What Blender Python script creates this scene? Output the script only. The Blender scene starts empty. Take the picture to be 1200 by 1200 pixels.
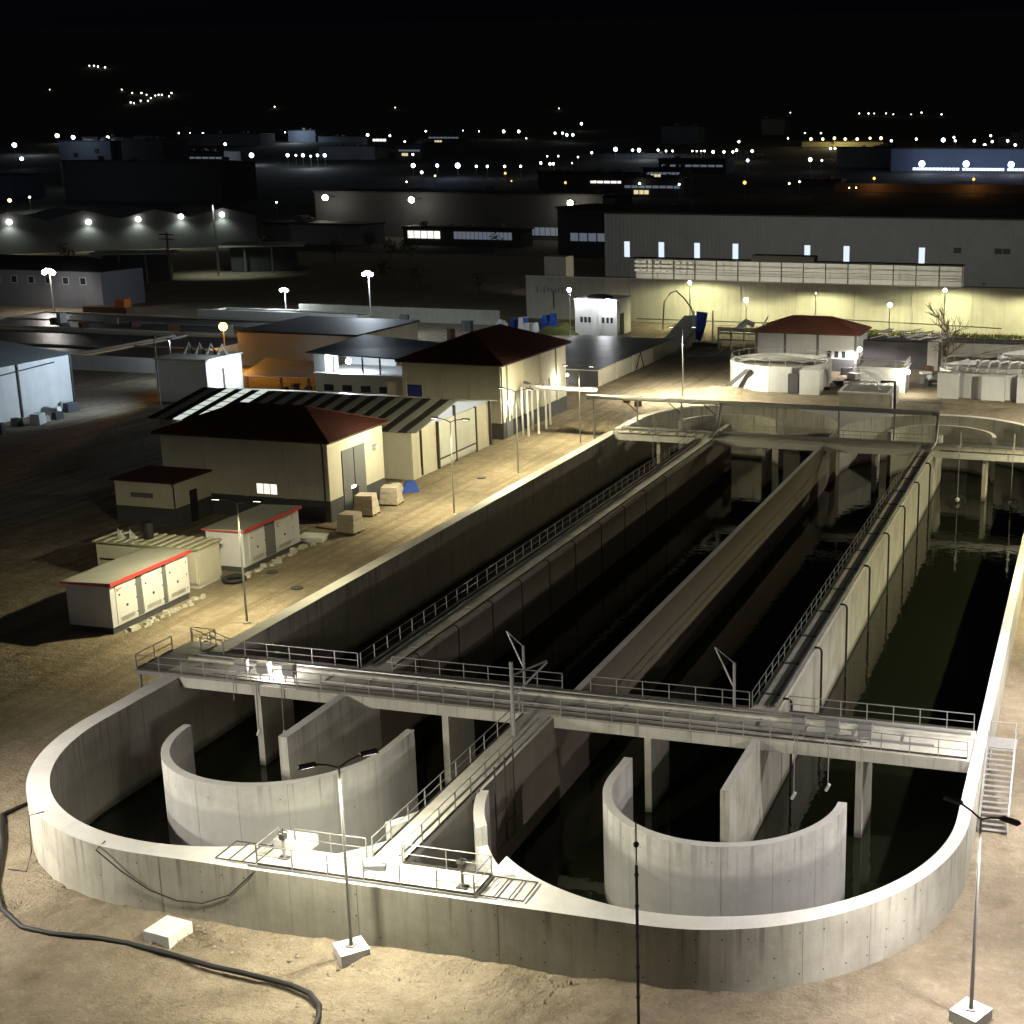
import bpy, bmesh, math, random
from mathutils import Vector, Matrix
from mathutils.geometry import tessellate_polygon
random.seed(7)
R = math.radians
S = bpy.context.scene
C = S.collection

# ------------------------------------------------------------------ camera, world, moon, exposure
CAMZ = 37.9
cam = bpy.data.cameras.new('camera'); camo = bpy.data.objects.new('camera', cam); C.objects.link(camo)
rt = Vector((0.96888, 0.24743, 0.00527)); dn = Vector((0.06581, -0.23708, -0.96926)); fw = Vector((-0.23857, 0.93945, -0.24598))
up = -dn; bk = -fw
camo.matrix_world = Matrix(((rt.x, up.x, bk.x, 0), (rt.y, up.y, bk.y, 0), (rt.z, up.z, bk.z, CAMZ), (0, 0, 0, 1)))
cam.sensor_width = 36; cam.sensor_fit = 'HORIZONTAL'
cam.lens = 1654.7 / 1200 * 36
cam.shift_x = -(866.5 - 600) / 1200
cam.clip_end = 9000; cam.clip_start = 0.5
S.camera = camo
W = bpy.data.worlds.new('World'); S.world = W; W.use_nodes = True
bg = W.node_tree.nodes['Background']
sky = W.node_tree.nodes.new('ShaderNodeTexSky'); sky.sky_type = 'NISHITA'; sky.sun_disc = False
sky.sun_elevation = R(-4); sky.sun_rotation = R(200)
mixs = W.node_tree.nodes.new('ShaderNodeMixRGB'); mixs.inputs[0].default_value = 0.9
mixs.inputs[2].default_value = (0.0006, 0.0007, 0.0013, 1)
W.node_tree.links.new(sky.outputs[0], mixs.inputs[1]); W.node_tree.links.new(mixs.outputs[0], bg.inputs[0])
bg.inputs[1].default_value = 1.0
fill = bpy.data.lights.new('ambient_fill', 'SUN'); fill.energy = 0.045; fill.angle = R(80); fill.color = (.95, 1, .95)  # wide soft sun added as ambient fill for the dark concrete
mo = bpy.data.objects.new('ambient_fill', fill); C.objects.link(mo); mo.rotation_euler = (R(35), R(20), 0)
S.view_settings.view_transform = 'Standard'; S.view_settings.look = 'None'
S.view_settings.exposure = 0.4; S.view_settings.gamma = 1.0
S.cycles.use_light_tree = True
S.cycles.max_bounces = 5; S.cycles.diffuse_bounces = 3; S.cycles.glossy_bounces = 3
S.cycles.sample_clamp_indirect = 3.0
S.cycles.use_denoising = True
S.cycles.use_adaptive_sampling = True; S.cycles.adaptive_threshold = 0.02

# ------------------------------------------------------------------ materials
def nd(nt, t, **k):
    n = nt.nodes.new(t)
    for a, v in k.items(): setattr(n, a, v)
    return n
def mat(name, col, rough=.85, metal=0, var=.25, vs=1.2, streak=0, bump=.15, bs=12, dark=None, band=None, emit=0, spec=.3):
    """plain surface with noise mottling, optional vertical streaks (real run-off stains) and a water-stain band"""
    m = bpy.data.materials.new(name); m.use_nodes = True; nt = m.node_tree; L = nt.links.new
    p = nt.nodes['Principled BSDF']; p.inputs['Roughness'].default_value = rough; p.inputs['Metallic'].default_value = metal
    p.inputs['Specular IOR Level'].default_value = spec
    tc = nd(nt, 'ShaderNodeTexCoord'); geo = nd(nt, 'ShaderNodeNewGeometry')
    c = nd(nt, 'ShaderNodeRGB'); c.outputs[0].default_value = (*col, 1); out = c.outputs[0]
    d = dark or tuple(v * .55 for v in col)
    def layer(out, scale, lo, hi, color, amt, zs=1.0, detail=6):
        mp = nd(nt, 'ShaderNodeMapping'); mp.inputs['Scale'].default_value = (1, 1, zs)
        L(geo.outputs['Position'], mp.inputs[0])
        n = nd(nt, 'ShaderNodeTexNoise'); n.inputs['Scale'].default_value = scale; n.inputs['Detail'].default_value = detail
        n.inputs['Roughness'].default_value = .65
        L(mp.outputs[0], n.inputs['Vector'])
        r = nd(nt, 'ShaderNodeMapRange'); r.inputs[1].default_value = lo; r.inputs[2].default_value = hi; r.inputs[3].default_value = 0; r.inputs[4].default_value = amt
        L(n.outputs['Fac'], r.inputs[0])
        x = nd(nt, 'ShaderNodeMixRGB'); x.inputs[2].default_value = (*color, 1)
        L(r.outputs[0], x.inputs[0]); L(out, x.inputs[1])
        return x.outputs[0]
    if var: out = layer(out, vs, .42, .68, d, var * 2); out = layer(out, vs * .13, .4, .65, d, var)
    if var: out = layer(out, vs * 9, .5, .75, d, var * .8)
    if streak: out = layer(out, 1.1, .48, .72, d, streak, zs=.09); out = layer(out, 3.2, .52, .7, d, streak * .6, zs=.05)
    if band:
        z0, z1, bc, ba = band
        sx = nd(nt, 'ShaderNodeSeparateXYZ'); L(geo.outputs['Position'], sx.inputs[0])
        n = nd(nt, 'ShaderNodeTexNoise'); n.inputs['Scale'].default_value = .5; n.inputs['Detail'].default_value = 4; L(geo.outputs['Position'], n.inputs['Vector'])
        ad = nd(nt, 'ShaderNodeMath', operation='MULTIPLY_ADD'); ad.inputs[1].default_value = .5; L(n.outputs['Fac'], ad.inputs[0]); L(sx.outputs[2], ad.inputs[2])
        r = nd(nt, 'ShaderNodeMapRange'); r.inputs[1].default_value = z1 + .4; r.inputs[2].default_value = z1 + .05; r.inputs[3].default_value = 0; r.inputs[4].default_value = ba
        L(ad.outputs[0], r.inputs[0])
        x = nd(nt, 'ShaderNodeMixRGB'); x.inputs[2].default_value = (*bc, 1); L(r.outputs[0], x.inputs[0]); L(out, x.inputs[1]); out = x.outputs[0]
    if band:
        def mm(o, a, b_, c_=0., d_=1.):
            r = nd(nt, 'ShaderNodeMapRange'); r.inputs[1].default_value = a; r.inputs[2].default_value = b_; r.inputs[3].default_value = c_; r.inputs[4].default_value = d_; L(o, r.inputs[0]); return r.outputs[0]
        def stain(out, fac, col_):
            x = nd(nt, 'ShaderNodeMixRGB'); x.inputs[2].default_value = (*col_, 1); L(fac, x.inputs[0]); L(out, x.inputs[1]); return x.outputs[0]
        out = stain(out, mm(ad.outputs[0], -1.75, -2.15, 0, .75), (.06, .06, .04))            # algae at the waterline
        mp = nd(nt, 'ShaderNodeMapping'); mp.inputs['Scale'].default_value = (1, 1, .035); L(geo.outputs['Position'], mp.inputs[0])
        n2 = nd(nt, 'ShaderNodeTexNoise'); n2.inputs['Scale'].default_value = 2.3; n2.inputs['Detail'].default_value = 3; L(mp.outputs[0], n2.inputs['Vector'])
        mu = nd(nt, 'ShaderNodeMath', operation='MULTIPLY'); L(mm(n2.outputs['Fac'], .56, .68, 0, .7), mu.inputs[0]); L(mm(ad.outputs[0], .8, 3.2, 0, 1), mu.inputs[1])
        out = stain(out, mu.outputs[0], tuple(v * .38 for v in col))                            # run-off drips from the rim
    L(out, p.inputs['Base Color'])
    if bump:
        n = nd(nt, 'ShaderNodeTexNoise'); n.inputs['Scale'].default_value = bs; n.inputs['Detail'].default_value = 8; L(geo.outputs['Position'], n.inputs['Vector'])
        b = nd(nt, 'ShaderNodeBump'); b.inputs['Strength'].default_value = bump; b.inputs['Distance'].default_value = .05
        L(n.outputs['Fac'], b.inputs['Height']); L(b.outputs[0], p.inputs['Normal'])
    if emit:
        p.inputs['Emission Color'].default_value = (*col, 1); p.inputs['Emission Strength'].default_value = emit
    return m
def emat(name, col, s):
    m = bpy.data.materials.new(name); m.use_nodes = True; p = m.node_tree.nodes['Principled BSDF']
    p.inputs['Base Color'].default_value = (.2, .2, .2, 1)
    p.inputs['Emission Color'].default_value = (*col, 1); p.inputs['Emission Strength'].default_value = s
    return m
def dirt():
    m = bpy.data.materials.new('dirt ground'); m.use_nodes = True; nt = m.node_tree; L = nt.links.new
    p = nt.nodes['Principled BSDF']; p.inputs['Roughness'].default_value = .95; p.inputs['Specular IOR Level'].default_value = .15
    geo = nd(nt, 'ShaderNodeNewGeometry')
    def noise(scale, sc=(1, 1, 1), det=8, ro=.65):
        mp = nd(nt, 'ShaderNodeMapping'); mp.inputs['Scale'].default_value = sc; L(geo.outputs['Position'], mp.inputs[0])
        n = nd(nt, 'ShaderNodeTexNoise'); n.inputs['Scale'].default_value = scale; n.inputs['Detail'].default_value = det; n.inputs['Roughness'].default_value = ro
        L(mp.outputs[0], n.inputs['Vector']); return n.outputs['Fac']
    def rng(o, a, b, c=0., d=1.):
        r = nd(nt, 'ShaderNodeMapRange'); r.inputs[1].default_value = a; r.inputs[2].default_value = b; r.inputs[3].default_value = c; r.inputs[4].default_value = d
        L(o, r.inputs[0]); return r.outputs[0]
    def mix(f, a, b):
        x = nd(nt, 'ShaderNodeMixRGB'); L(f, x.inputs[0])
        if isinstance(a, tuple): x.inputs[1].default_value = (*a, 1)
        else: L(a, x.inputs[1])
        if isinstance(b, tuple): x.inputs[2].default_value = (*b, 1)
        else: L(b, x.inputs[2])
        return x.outputs[0]
    c = mix(rng(noise(.05), .35, .65), (.25, .205, .14), (.33, .28, .20))
    c = mix(rng(noise(.35), .42, .68, 0, .7), c, (.16, .13, .085))
    c = mix(rng(noise(.8), .5, .62, 0, .55), c, (.15, .115, .075))
    c = mix(rng(noise(1.6), .5, .75, 0, .6), c, (.42, .37, .285))
    c = mix(rng(noise(6), .52, .74, 0, .55), c, (.14, .11, .075))
    sx = nd(nt, 'ShaderNodeSeparateXYZ'); L(geo.outputs['Position'], sx.inputs[0])
    road = rng(sx.outputs[0], -60.5, -63, 0, 1); yy = rng(sx.outputs[1], 62, 80, 0, 1)
    mu = nd(nt, 'ShaderNodeMath', operation='MULTIPLY'); L(road, mu.inputs[0]); L(yy, mu.inputs[1])
    mu2 = nd(nt, 'ShaderNodeMath', operation='MULTIPLY'); L(mu.outputs[0], mu2.inputs[0]); L(rng(noise(.9, (1, .03, 1), 5), .47, .62, 0, .8), mu2.inputs[1])
    c = mix(mu2.outputs[0], c, (.17, .135, .085))      # wheel tracks along the road
    c = mix(rng(noise(22, det=4), .58, .75, 0, .6), c, (.5, .44, .34))                  # pale pebbles
    L(c, p.inputs['Base Color'])
    h = nd(nt, 'ShaderNodeMath', operation='MULTIPLY_ADD'); h.inputs[1].default_value = .35
    L(noise(7), h.inputs[0]); L(noise(1.2), h.inputs[2])
    b = nd(nt, 'ShaderNodeBump'); b.inputs['Strength'].default_value = .8; b.inputs['Distance'].default_value = .6
    L(h.outputs[0], b.inputs['Height']); L(b.outputs[0], p.inputs['Normal'])
    return m
def ribbed(name, col, pitch, axis='X', rough=.6, depth=.04, dark=None):
    """profiled sheet: ribs too fine to pick apart from here"""
    m = mat(name, col, rough, 0, .12, .3, .15, 0)
    nt = m.node_tree; p = nt.nodes['Principled BSDF']
    geo = nd(nt, 'ShaderNodeNewGeometry'); w = nd(nt, 'ShaderNodeTexWave'); w.bands_direction = axis; w.inputs['Scale'].default_value = .314 / pitch
    nt.links.new(geo.outputs['Position'], w.inputs['Vector'])
    b = nd(nt, 'ShaderNodeBump'); b.inputs['Strength'].default_value = 1; b.inputs['Distance'].default_value = depth
    nt.links.new(w.outputs['Fac'], b.inputs['Height']); nt.links.new(b.outputs[0], p.inputs['Normal'])
    return m
def water(name, col, bump=.02, sc=1.5, rough=.04):
    m = bpy.data.materials.new(name); m.use_nodes = True; nt = m.node_tree; p = nt.nodes['Principled BSDF']
    p.inputs['Base Color'].default_value = (*col, 1); p.inputs['Roughness'].default_value = rough; p.inputs['IOR'].default_value = 1.33
    geo = nd(nt, 'ShaderNodeNewGeometry'); n = nd(nt, 'ShaderNodeTexNoise'); n.inputs['Scale'].default_value = sc; n.inputs['Detail'].default_value = 3
    b = nd(nt, 'ShaderNodeBump'); b.inputs['Strength'].default_value = bump; b.inputs['Distance'].default_value = .3
    nt.links.new(geo.outputs['Position'], n.inputs['Vector']); nt.links.new(n.outputs['Fac'], b.inputs['Height']); nt.links.new(b.outputs[0], p.inputs['Normal'])
    return m

M_CONC = mat('basin concrete', (.52, .505, .44), .85, 0, .22, .6, .4, .12, 6, dark=(.30, .285, .24), band=(-3, .9, (.25, .24, .205), .3))
M_DIMWALL = mat('dimmed brown concrete', (.20, .175, .135), .9, 0, .25, .6, .1, .12, 6, dark=(.16, .13, .10))  # brown concrete darkened further, dimness of the channel faces put into the colour
M_GUIDE = mat('guide wall concrete', (.60, .59, .54), .8, 0, .42, .5, .6, .1, 6, dark=(.38, .375, .35), band=(-3, 1.6, (.30, .30, .30), .6))
M_RIM = mat('pale rim concrete', (.70, .685, .64), .85, 0, .15, .8, 0, .1, 10)  # paler concrete, set on every upward wall face
M_OUT = mat('outer concrete', (.50, .485, .41), .88, 0, .3, .5, .55, .12, 7, dark=(.28, .27, .215), band=(-9, -5, (.3, .3, .25), .2))
M_DECK = mat('deck concrete', (.62, .60, .51), .85, 0, .28, .8, 0, .1, 10)
M_JOINT = mat('joint dark', (.24, .225, .19), .9, var=.2, bump=0)
M_HOLE = mat('tie hole', (.07, .06, .05), .9, var=0, bump=0)
M_GALV = mat('galvanised steel', (.42, .42, .40), .45, .6, .1, 4, 0, 0)
M_DARKST = mat('dark steel', (.09, .085, .08), .6, .4, .15, 3, 0, 0)
M_POLE = mat('pole steel', (.30, .30, .28), .6, .3, .1, 2, 0, 0)
M_DIRT = dirt()
M_WALLC = mat('cream render', (.60, .57, .46), .85, 0, .1, .4, .15, .05, 8)
M_WALLW = mat('white render', (.70, .70, .68), .85, 0, .1, .4, .2, .05, 8)
M_PLINTH = mat('grey plinth', (.085, .085, .09), .8, 0, .2, .8, 0, .05, 8)
M_TILE = ribbed('dark red roof sheet', (.075, .022, .016), .35, 'X', .7)
M_TILE2 = ribbed('terracotta roof', (.48, .19, .12), .35, 'X', .7)
M_SHEET = ribbed('grey profiled sheet', (.30, .31, .29), .5, 'X', .5)
M_GATE = mat('grey gate', (.16, .165, .17), .6, .1, .1, 1, 0, 0)
M_PANEL = ribbed('pale sandwich panel', (.62, .63, .58), 1.1, 'Z', .6, .03)
M_DARKROOF = mat('dark sheet roof', (.03, .028, .027), .65, 0, .2, .4, 0, .1, 3)
M_KIOSK = mat('kiosk white paint', (.68, .68, .70), .55, 0, .08, .6, .1, .03, 4)
M_KROOF = mat('kiosk roof', (.36, .36, .31), .75, 0, .15, .6, 0, .05, 6)
M_RED = mat('red trim', (.55, .06, .05), .55, 0, .08, 1, 0, 0)
M_BLACK = mat('black rubber', (.02, .02, .02), .6, 0, .1, 2, 0, .1, 20)
M_BLUE = mat('blue tarp', (.03, .09, .42), .6, 0, .2, 2, 0, .5, 4)
M_WHITE = mat('white sheet', (.7, .7, .68), .6, 0, .15, 2, 0, .3, 5)
M_RUST = mat('rusty brown', (.13, .075, .045), .9, 0, .3, 2, 0, .2, 8)
M_WARE = ribbed('warehouse sheet', (.24, .245, .24), 1.3, 'X', .6, .05)
M_WARE2 = mat('far wall dull', (.16, .165, .18), .9, 0, .2, .05, .1, 0)
M_WARE3 = mat('far wall dark', (.07, .07, .075), .9, 0, .2, .05, 0, 0)
M_BACKW = mat('perimeter wall concrete', (.46, .44, .37), .9, 0, .2, .2, .4, .05, 5)
M_WET = mat('wet slab', (.09, .085, .085), .42, 0, .5, .25, 0, .6, 1.0, spec=.5)
M_SHEETSKY = mat('translucent roof strip', (.30, .31, .27), .3, 0, .15, 1, 0, .05, 3)
M_GLASS = mat('window glass', (.03, .035, .04), .12, 0, .05, 1, 0, 0, spec=.6)
M_LITW = emat('lit window', (1, .93, .72), 1.0)
M_LITC = emat('lit cool window', (.72, .84, 1), .8)
M_GLOWSTRIP = emat('glowing roof strip', (.85, .95, .85), .55)  # roof strips that emit a mild even glow
M_GRASS = mat('weeds', (.07, .085, .02), .9, 0, .3, 2, 0, .3, 9)
M_BARK = mat('bark', (.16, .13, .09), .9, 0, .2, 3, 0, .2, 9)
M_WATER = water('basin water', (.009, .011, .005), .06, .8)
M_CAR = mat('pale pallet wrap', (.52, .45, .36), .8, 0, .3, 3, 0, .4, 5)
EM = {'w': emat('lamp white', (1, .95, .82), 9), 'c': emat('lamp cool', (.62, .8, 1), 7), 'y': emat('lamp yellow', (1, .80, .36), 4), 'o': emat('lamp orange', (1, .42, .08), 2.6),
      'hot': emat('floodlight', (.9, .96, 1), 45), 'warm': emat('flood warm', (1, .93, .72), 30), 'sod': emat('sodium', (1, .52, .05), 22)}

# ------------------------------------------------------------------ mesh helpers (all coordinates in metres, world space)
class MB:
    def __init__(s): s.v = []; s.f = []
    def add(s, vs, fs):
        n = len(s.v); s.v += [tuple(v) for v in vs]; s.f += [tuple(i + n for i in f) for f in fs]; return s
    def box(s, x0, y0, z0, x1, y1, z1, rot=0, taper=0):
        t = taper
        vs = [(x0, y0, z0), (x1, y0, z0), (x1, y1, z0), (x0, y1, z0), (x0 + t, y0 + t, z1), (x1 - t, y0 + t, z1), (x1 - t, y1 - t, z1), (x0 + t, y1 - t, z1)]
        if rot:
            cx, cy = (x0 + x1) / 2, (y0 + y1) / 2; c_, s_ = math.cos(rot), math.sin(rot)
            vs = [(cx + (x - cx) * c_ - (y - cy) * s_, cy + (x - cx) * s_ + (y - cy) * c_, z) for x, y, z in vs]
        return s.add(vs, [(0, 3, 2, 1), (4, 5, 6, 7), (0, 1, 5, 4), (1, 2, 6, 5), (2, 3, 7, 6), (3, 0, 4, 7)])
    def tube(s, pts, r, n=6, r1=None):
        pts = [Vector(p) for p in pts]; rings = []
        for i, p in enumerate(pts):
            d = (pts[min(i + 1, len(pts) - 1)] - pts[max(i - 1, 0)]).normalized()
            a = d.cross(Vector((0, 0, 1))) if abs(d.z) < .95 else d.cross(Vector((1, 0, 0))); a.normalize(); b = d.cross(a)
            rr = r if r1 is None else r + (r1 - r) * i / (len(pts) - 1)
            rings.append([p + (a * math.cos(2 * math.pi * k / n) + b * math.sin(2 * math.pi * k / n)) * rr for k in range(n)])
        vs = [v for g in rings for v in g]; fs = []
        for i in range(len(pts) - 1):
            for k in range(n): fs.append((i * n + k, i * n + (k + 1) % n, (i + 1) * n + (k + 1) % n, (i + 1) * n + k))
        fs.append(tuple(range(n))[::-1]); fs.append(tuple((len(pts) - 1) * n + k for k in range(n)))
        return s.add(vs, fs)
    def prism(s, poly, z0, z1, holes=()):
        """extruded plan polygon with holes; z1 may be a number"""
        loops = [poly] + list(holes); allp = [p for l in loops for p in l]
        tr = tessellate_polygon([[Vector((p[0], p[1], 0)) for p in l] for l in loops])
        n = len(allp); vs = [(p[0], p[1], z0) for p in allp] + [(p[0], p[1], z1) for p in allp]; fs = []
        for t in tr:
            a, b, c_ = [Vector(allp[i]) for i in t]
            if (b - a).cross(c_ - a) < 0: t = (t[0], t[2], t[1])
            fs.append(tuple(i + n for i in t)); fs.append((t[2], t[1], t[0]))
        o = 0
        for li, l in enumerate(loops):
            k = len(l); ar = sum(l[i][0] * l[(i + 1) % k][1] - l[(i + 1) % k][0] * l[i][1] for i in range(k))
            ccw = ar > 0
            if li: ccw = not ccw
            for i in range(k):
                a, b = o + i, o + (i + 1) % k
                fs.append((a, b, b + n, a + n) if ccw else (b, a, a + n, b + n))
            o += k
        return s.add(vs, fs)
    def ball(s, c_, r, u=8, w=6, sq=1):
        vs = [(c_[0], c_[1], c_[2] - r * sq)]
        for j in range(1, w):
            t = math.pi * j / w - math.pi / 2
            for i in range(u): vs.append((c_[0] + r * math.cos(t) * math.cos(2 * math.pi * i / u), c_[1] + r * math.cos(t) * math.sin(2 * math.pi * i / u), c_[2] + r * sq * math.sin(t)))
        vs.append((c_[0], c_[1], c_[2] + r * sq)); fs = []; e = len(vs) - 1
        for i in range(u):
            fs.append((0, 1 + (i + 1) % u, 1 + i)); fs.append((e, 1 + (w - 2) * u + i, 1 + (w - 2) * u + (i + 1) % u))
            for j in range(w - 2): a = 1 + j * u; fs.append((a + i, a + (i + 1) % u, a + u + (i + 1) % u, a + u + i))
        return s.add(vs, fs)
    def mesh(s, name, m):
        me = bpy.data.meshes.new(name); me.from_pydata(s.v, [], s.f); me.update()
        for x in (m if isinstance(m, (list, tuple)) else [m]): me.materials.append(x)
        return me
    def build(s, name, m, parent=None, smooth=False, **k):
        me = s.mesh(name, m)
        if smooth: me.polygons.foreach_set('use_smooth', [True] * len(me.polygons))
        return link(name, me, parent, **k)
def wloc(o):
    v = Vector((0, 0, 0))
    while o: v += o.location; o = o.parent
    return v
def link(name, me, parent=None, at=(0, 0, 0), rz=0, **k):
    o = bpy.data.objects.new(name, me); C.objects.link(o)
    o.location = Vector(at)
    if parent: o.parent = parent; o.location = Vector(at) - wloc(parent)
    o.rotation_euler.z = rz
    for a, v in k.items(): o[a] = v
    return o
def thing(name, label, cat, loc=(0, 0, 0), group=None):
    o = bpy.data.objects.new(name, None); C.objects.link(o); o.location = loc; o.empty_display_size = .5
    o['label'] = label; o['category'] = cat
    if group: o['group'] = group
    return o
def tag(o, label, cat, group=None):
    o['label'] = label; o['category'] = cat
    if group: o['group'] = group
    return o
def copy_tree(o, loc=None, rz=None, label=None, parent=None):
    c_ = o.copy(); C.objects.link(c_)
    if parent: c_.parent = parent
    if loc is not None: c_.location = loc
    if rz is not None: c_.rotation_euler.z = rz
    if label: c_['label'] = label
    for ch in list(o.children): copy_tree(ch, parent=c_)
    return c_
BOX1 = MB().box(-.5, -.5, 0, .5, .5, 1)
def lamp(name, loc, energy, col, parent=None, kind='SPOT', size=150, aim=(0, 0, -1), blend=.35, r=.15):
    l = bpy.data.lights.new(name, kind); l.energy = energy; l.color = col; l.shadow_soft_size = r
    if kind == 'SPOT': l.spot_size = R(size); l.spot_blend = blend
    o = bpy.data.objects.new(name, l); C.objects.link(o); o.location = Vector(loc) - (wloc(parent) if parent else Vector())
    if parent: o.parent = parent
    o.rotation_euler = Vector(aim).to_track_quat('-Z', 'Y').to_euler()
    return o
GY = (1.0, .90, .56)      # greenish yellow street lamps
PW = (1.0, .93, .90)      # pinkish white lamps near the camera
CW = (.75, .88, 1.0)      # cool floodlights

# ------------------------------------------------------------------ basin outline
T = 3.3; WZ = -2.6; FZ = -4.3
CXL, CXR, CYN, CYF = -45.6, -18.75, 70.3, 178.2
def arc(cx, cy, rx, ry, a0, a1, n):
    return [(cx + rx * math.cos(R(a0 + (a1 - a0) * i / n)), cy + ry * math.sin(R(a0 + (a1 - a0) * i / n))) for i in range(n + 1)]
outer = arc(CXL, CYN, 14.5, 14.6, 180, 270, 40) + arc(CXR, CYN, 13.75, 14.6, 270, 360, 40) + arc(CXR, CYF, 13.75, 14.6, 0, 90, 30) + arc(CXL, CYF, 14.5, 14.6, 90, 180, 30)
aL = math.degrees(math.acos(6.94 / 13.3)); aR = math.degrees(math.acos(8.65 / 13.05))
hole = (arc(CXL, CYN, 13.3, 13.4, 180, 360 - aL, 44) + [(-38.66, 58.0), (-27.4, 58.0)] + arc(CXR, CYN, 13.05, 13.4, 180 + aR, 360, 44)
        + arc(CXR, CYF, 13.05, 13.4, 0, 180, 48) + arc(CXL, CYF, 13.3, 13.4, 0, 180, 48))

# ------------------------------------------------------------------ ground (one sheet with the basin cut out) and terrain
def terr(y): return 0 if y < 700 else (.06 * (y - 700) if y < 2500 else 108 + .2 * (y - 2500))
def inside(x, y, g=.5):
    if not (55.7 + g < y < 192.8 - g): return False
    if not (-60.1 + g < x < -5.0 - g): return False
    for cx, rx in ((CXL, 14.5), (CXR, 13.75)):
        side = x < cx if cx == CXL else x > cx
        if side and y < CYN: return ((x - cx) / (rx - g)) ** 2 + ((y - CYN) / (14.6 - g)) ** 2 < 1
        if side and y > CYF: return ((x - cx) / (rx - g)) ** 2 + ((y - CYF) / (14.6 - g)) ** 2 < 1
    return True
from mathutils import noise as mn
g = MB(); X0, X1, Y0, Y1, ST = -115, 25, 30, 260, .7
nx, ny = int((X1 - X0) / ST), int((Y1 - Y0) / ST)
for j in range(ny + 1):
    for i in range(nx + 1):
        x, y = X0 + i * ST, Y0 + j * ST
        e = min(1, i / 3, (nx - i) / 3, j / 3, (ny - j) / 3)
        near = 1 if y < 56 else .35
        bank = max(0, 1 - abs(y - 54.6) / 2.4) if -52 < x < -8 else 0
        z = (mn.noise(Vector((x * .09, y * .09, 3))) * .22 + mn.noise(Vector((x * .33, y * .33, 9))) * .13 + mn.noise(Vector((x * 1.1, y * 1.1, 1))) * .11) * e * near + bank * (.12 + .28 * mn.noise(Vector((x * .5, y * .8, 5))) + .16 * mn.noise(Vector((x * 1.7, y * 1.7, 2))))
        if inside(x, y, .6): z = -.6
        g.v.append((x, y, z))
for j in range(ny):
    for i in range(nx):
        if all(inside(X0 + (i + a) * ST, Y0 + (j + b) * ST, .3) for a in (0, 1) for b in (0, 1)): continue
        a = j * (nx + 1) + i; g.f.append((a, a + 1, a + nx + 2, a + nx + 1))
def quad(x0, y0, x1, y1, z0=0, z1=0): g.add([(x0, y0, z0), (x1, y0, z0), (x1, y1, z1), (x0, y1, z1)], [(0, 1, 2, 3)])
quad(-600, -200, 400, Y0); quad(-600, Y0, X0, Y1); quad(X1, Y0, 400, Y1); quad(-600, Y1, 400, 500)
g.build('ground', M_DIRT, kind='structure')
M_FIELD = mat('night fields', (.06, .055, .045), .95, 0, .3, .02, 0, .2, .5)
g = MB(); quad(-3500, 500, 1500, 700)
ys = [700 + 100 * i for i in range(19)] + [2600, 2800, 3100, 3500, 4000]
for a, b in zip(ys, ys[1:]): quad(-3500, a, 1500, b, terr(a), terr(b))
quad(-3500, -200, -600, 500); quad(400, -200, 1500, 500)
g.build('hills', M_FIELD, kind='structure')

# ------------------------------------------------------------------ basin
basin = thing('oxidation_basin', 'big concrete oxidation basin of four long channels with rounded ends', 'basin', (-32, 120, 0))
b = MB().prism(outer, FZ, T, [hole[::-1]]); n_side = len(b.f)
ob = b.build('outer_wall', [M_OUT, M_RIM, M_CONC], basin)
me = ob.data
for p in me.polygons:
    if p.normal.z > .5: p.material_index = 1
    else:
        c_ = p.center; p.material_index = 2
        x, y = c_.x, c_.y
        if not inside(x, y, .25): p.material_index = 0
MB().prism(arc(CXL, CYN, 13.4, 13.5, 180, 360, 24) + [(-18.75, 56.8)] + arc(CXR, CYN, 13.1, 13.5, 270, 360, 12) + arc(CXR, CYF, 13.1, 13.5, 0, 90, 12) + arc(CXL, CYF, 13.4, 13.5, 90, 180, 12), FZ - .2, FZ + .02).build('basin_floor', M_CONC, basin)
def arcwall(cx, cy, rx, ry, th, a0, a1, n, z0, z1, tail0=0, tail1=0):
    i = arc(cx, cy, rx - th, ry - th, a0, a1, n); o_ = arc(cx, cy, rx, ry, a0, a1, n)
    if tail0: i = [(i[0][0], i[0][1] + tail0)] + i; o_ = [(o_[0][0], o_[0][1] + tail0)] + o_
    if tail1: i = i + [(i[-1][0], i[-1][1] + tail1)]; o_ = o_ + [(o_[-1][0], o_[-1][1] + tail1)]
    return MB().prism(o_ + i[::-1], z0, z1)
def rimmed(b_, name, m, parent, **k):
    o = b_.build(name, [m, M_RIM], parent, **k)
    for p in o.data.polygons:
        if p.normal.z > .5: p.material_index = 1
    return o
# central and partition walls
rimmed(MB().box(-32.3, 66.6, FZ, -31.8, 178.5, T), 'dividing_wall', M_DIMWALL, basin, label='central dividing wall between the two racetracks')
rimmed(MB().box(-46.9, 82.0, FZ, -46.3, 177.8, T), 'dividing_wall', M_DIMWALL, basin, label='left partition wall under the lit walkway')
rimmed(MB().box(-18.9, 70.4, FZ, -18.4, 177.8, T), 'dividing_wall', M_OUT, basin, label='right partition wall with pale lit face')
rimmed(arcwall(-46.5, 70.9, 7.1, 7.1, .5, 180, 360, 36, FZ, T, 0, 2.9), 'guide_wall', M_GUIDE, basin, label='curved guide wall at the near left end')
rimmed(arcwall(-18.65, 70.7, 6.9, 6.9, .5, 180, 360, 36, FZ, T, 2.6, 0), 'guide_wall', M_GUIDE, basin, label='curved guide wall at the near right end')
rimmed(arcwall(-46.5, 177.8, 7.1, 7.1, .5, 0, 180, 30, FZ, T), 'guide_wall', M_CONC, basin)
rimmed(arcwall(-18.65, 177.8, 6.9, 6.9, .5, 0, 180, 30, FZ, T), 'guide_wall', M_CONC, basin)
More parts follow.
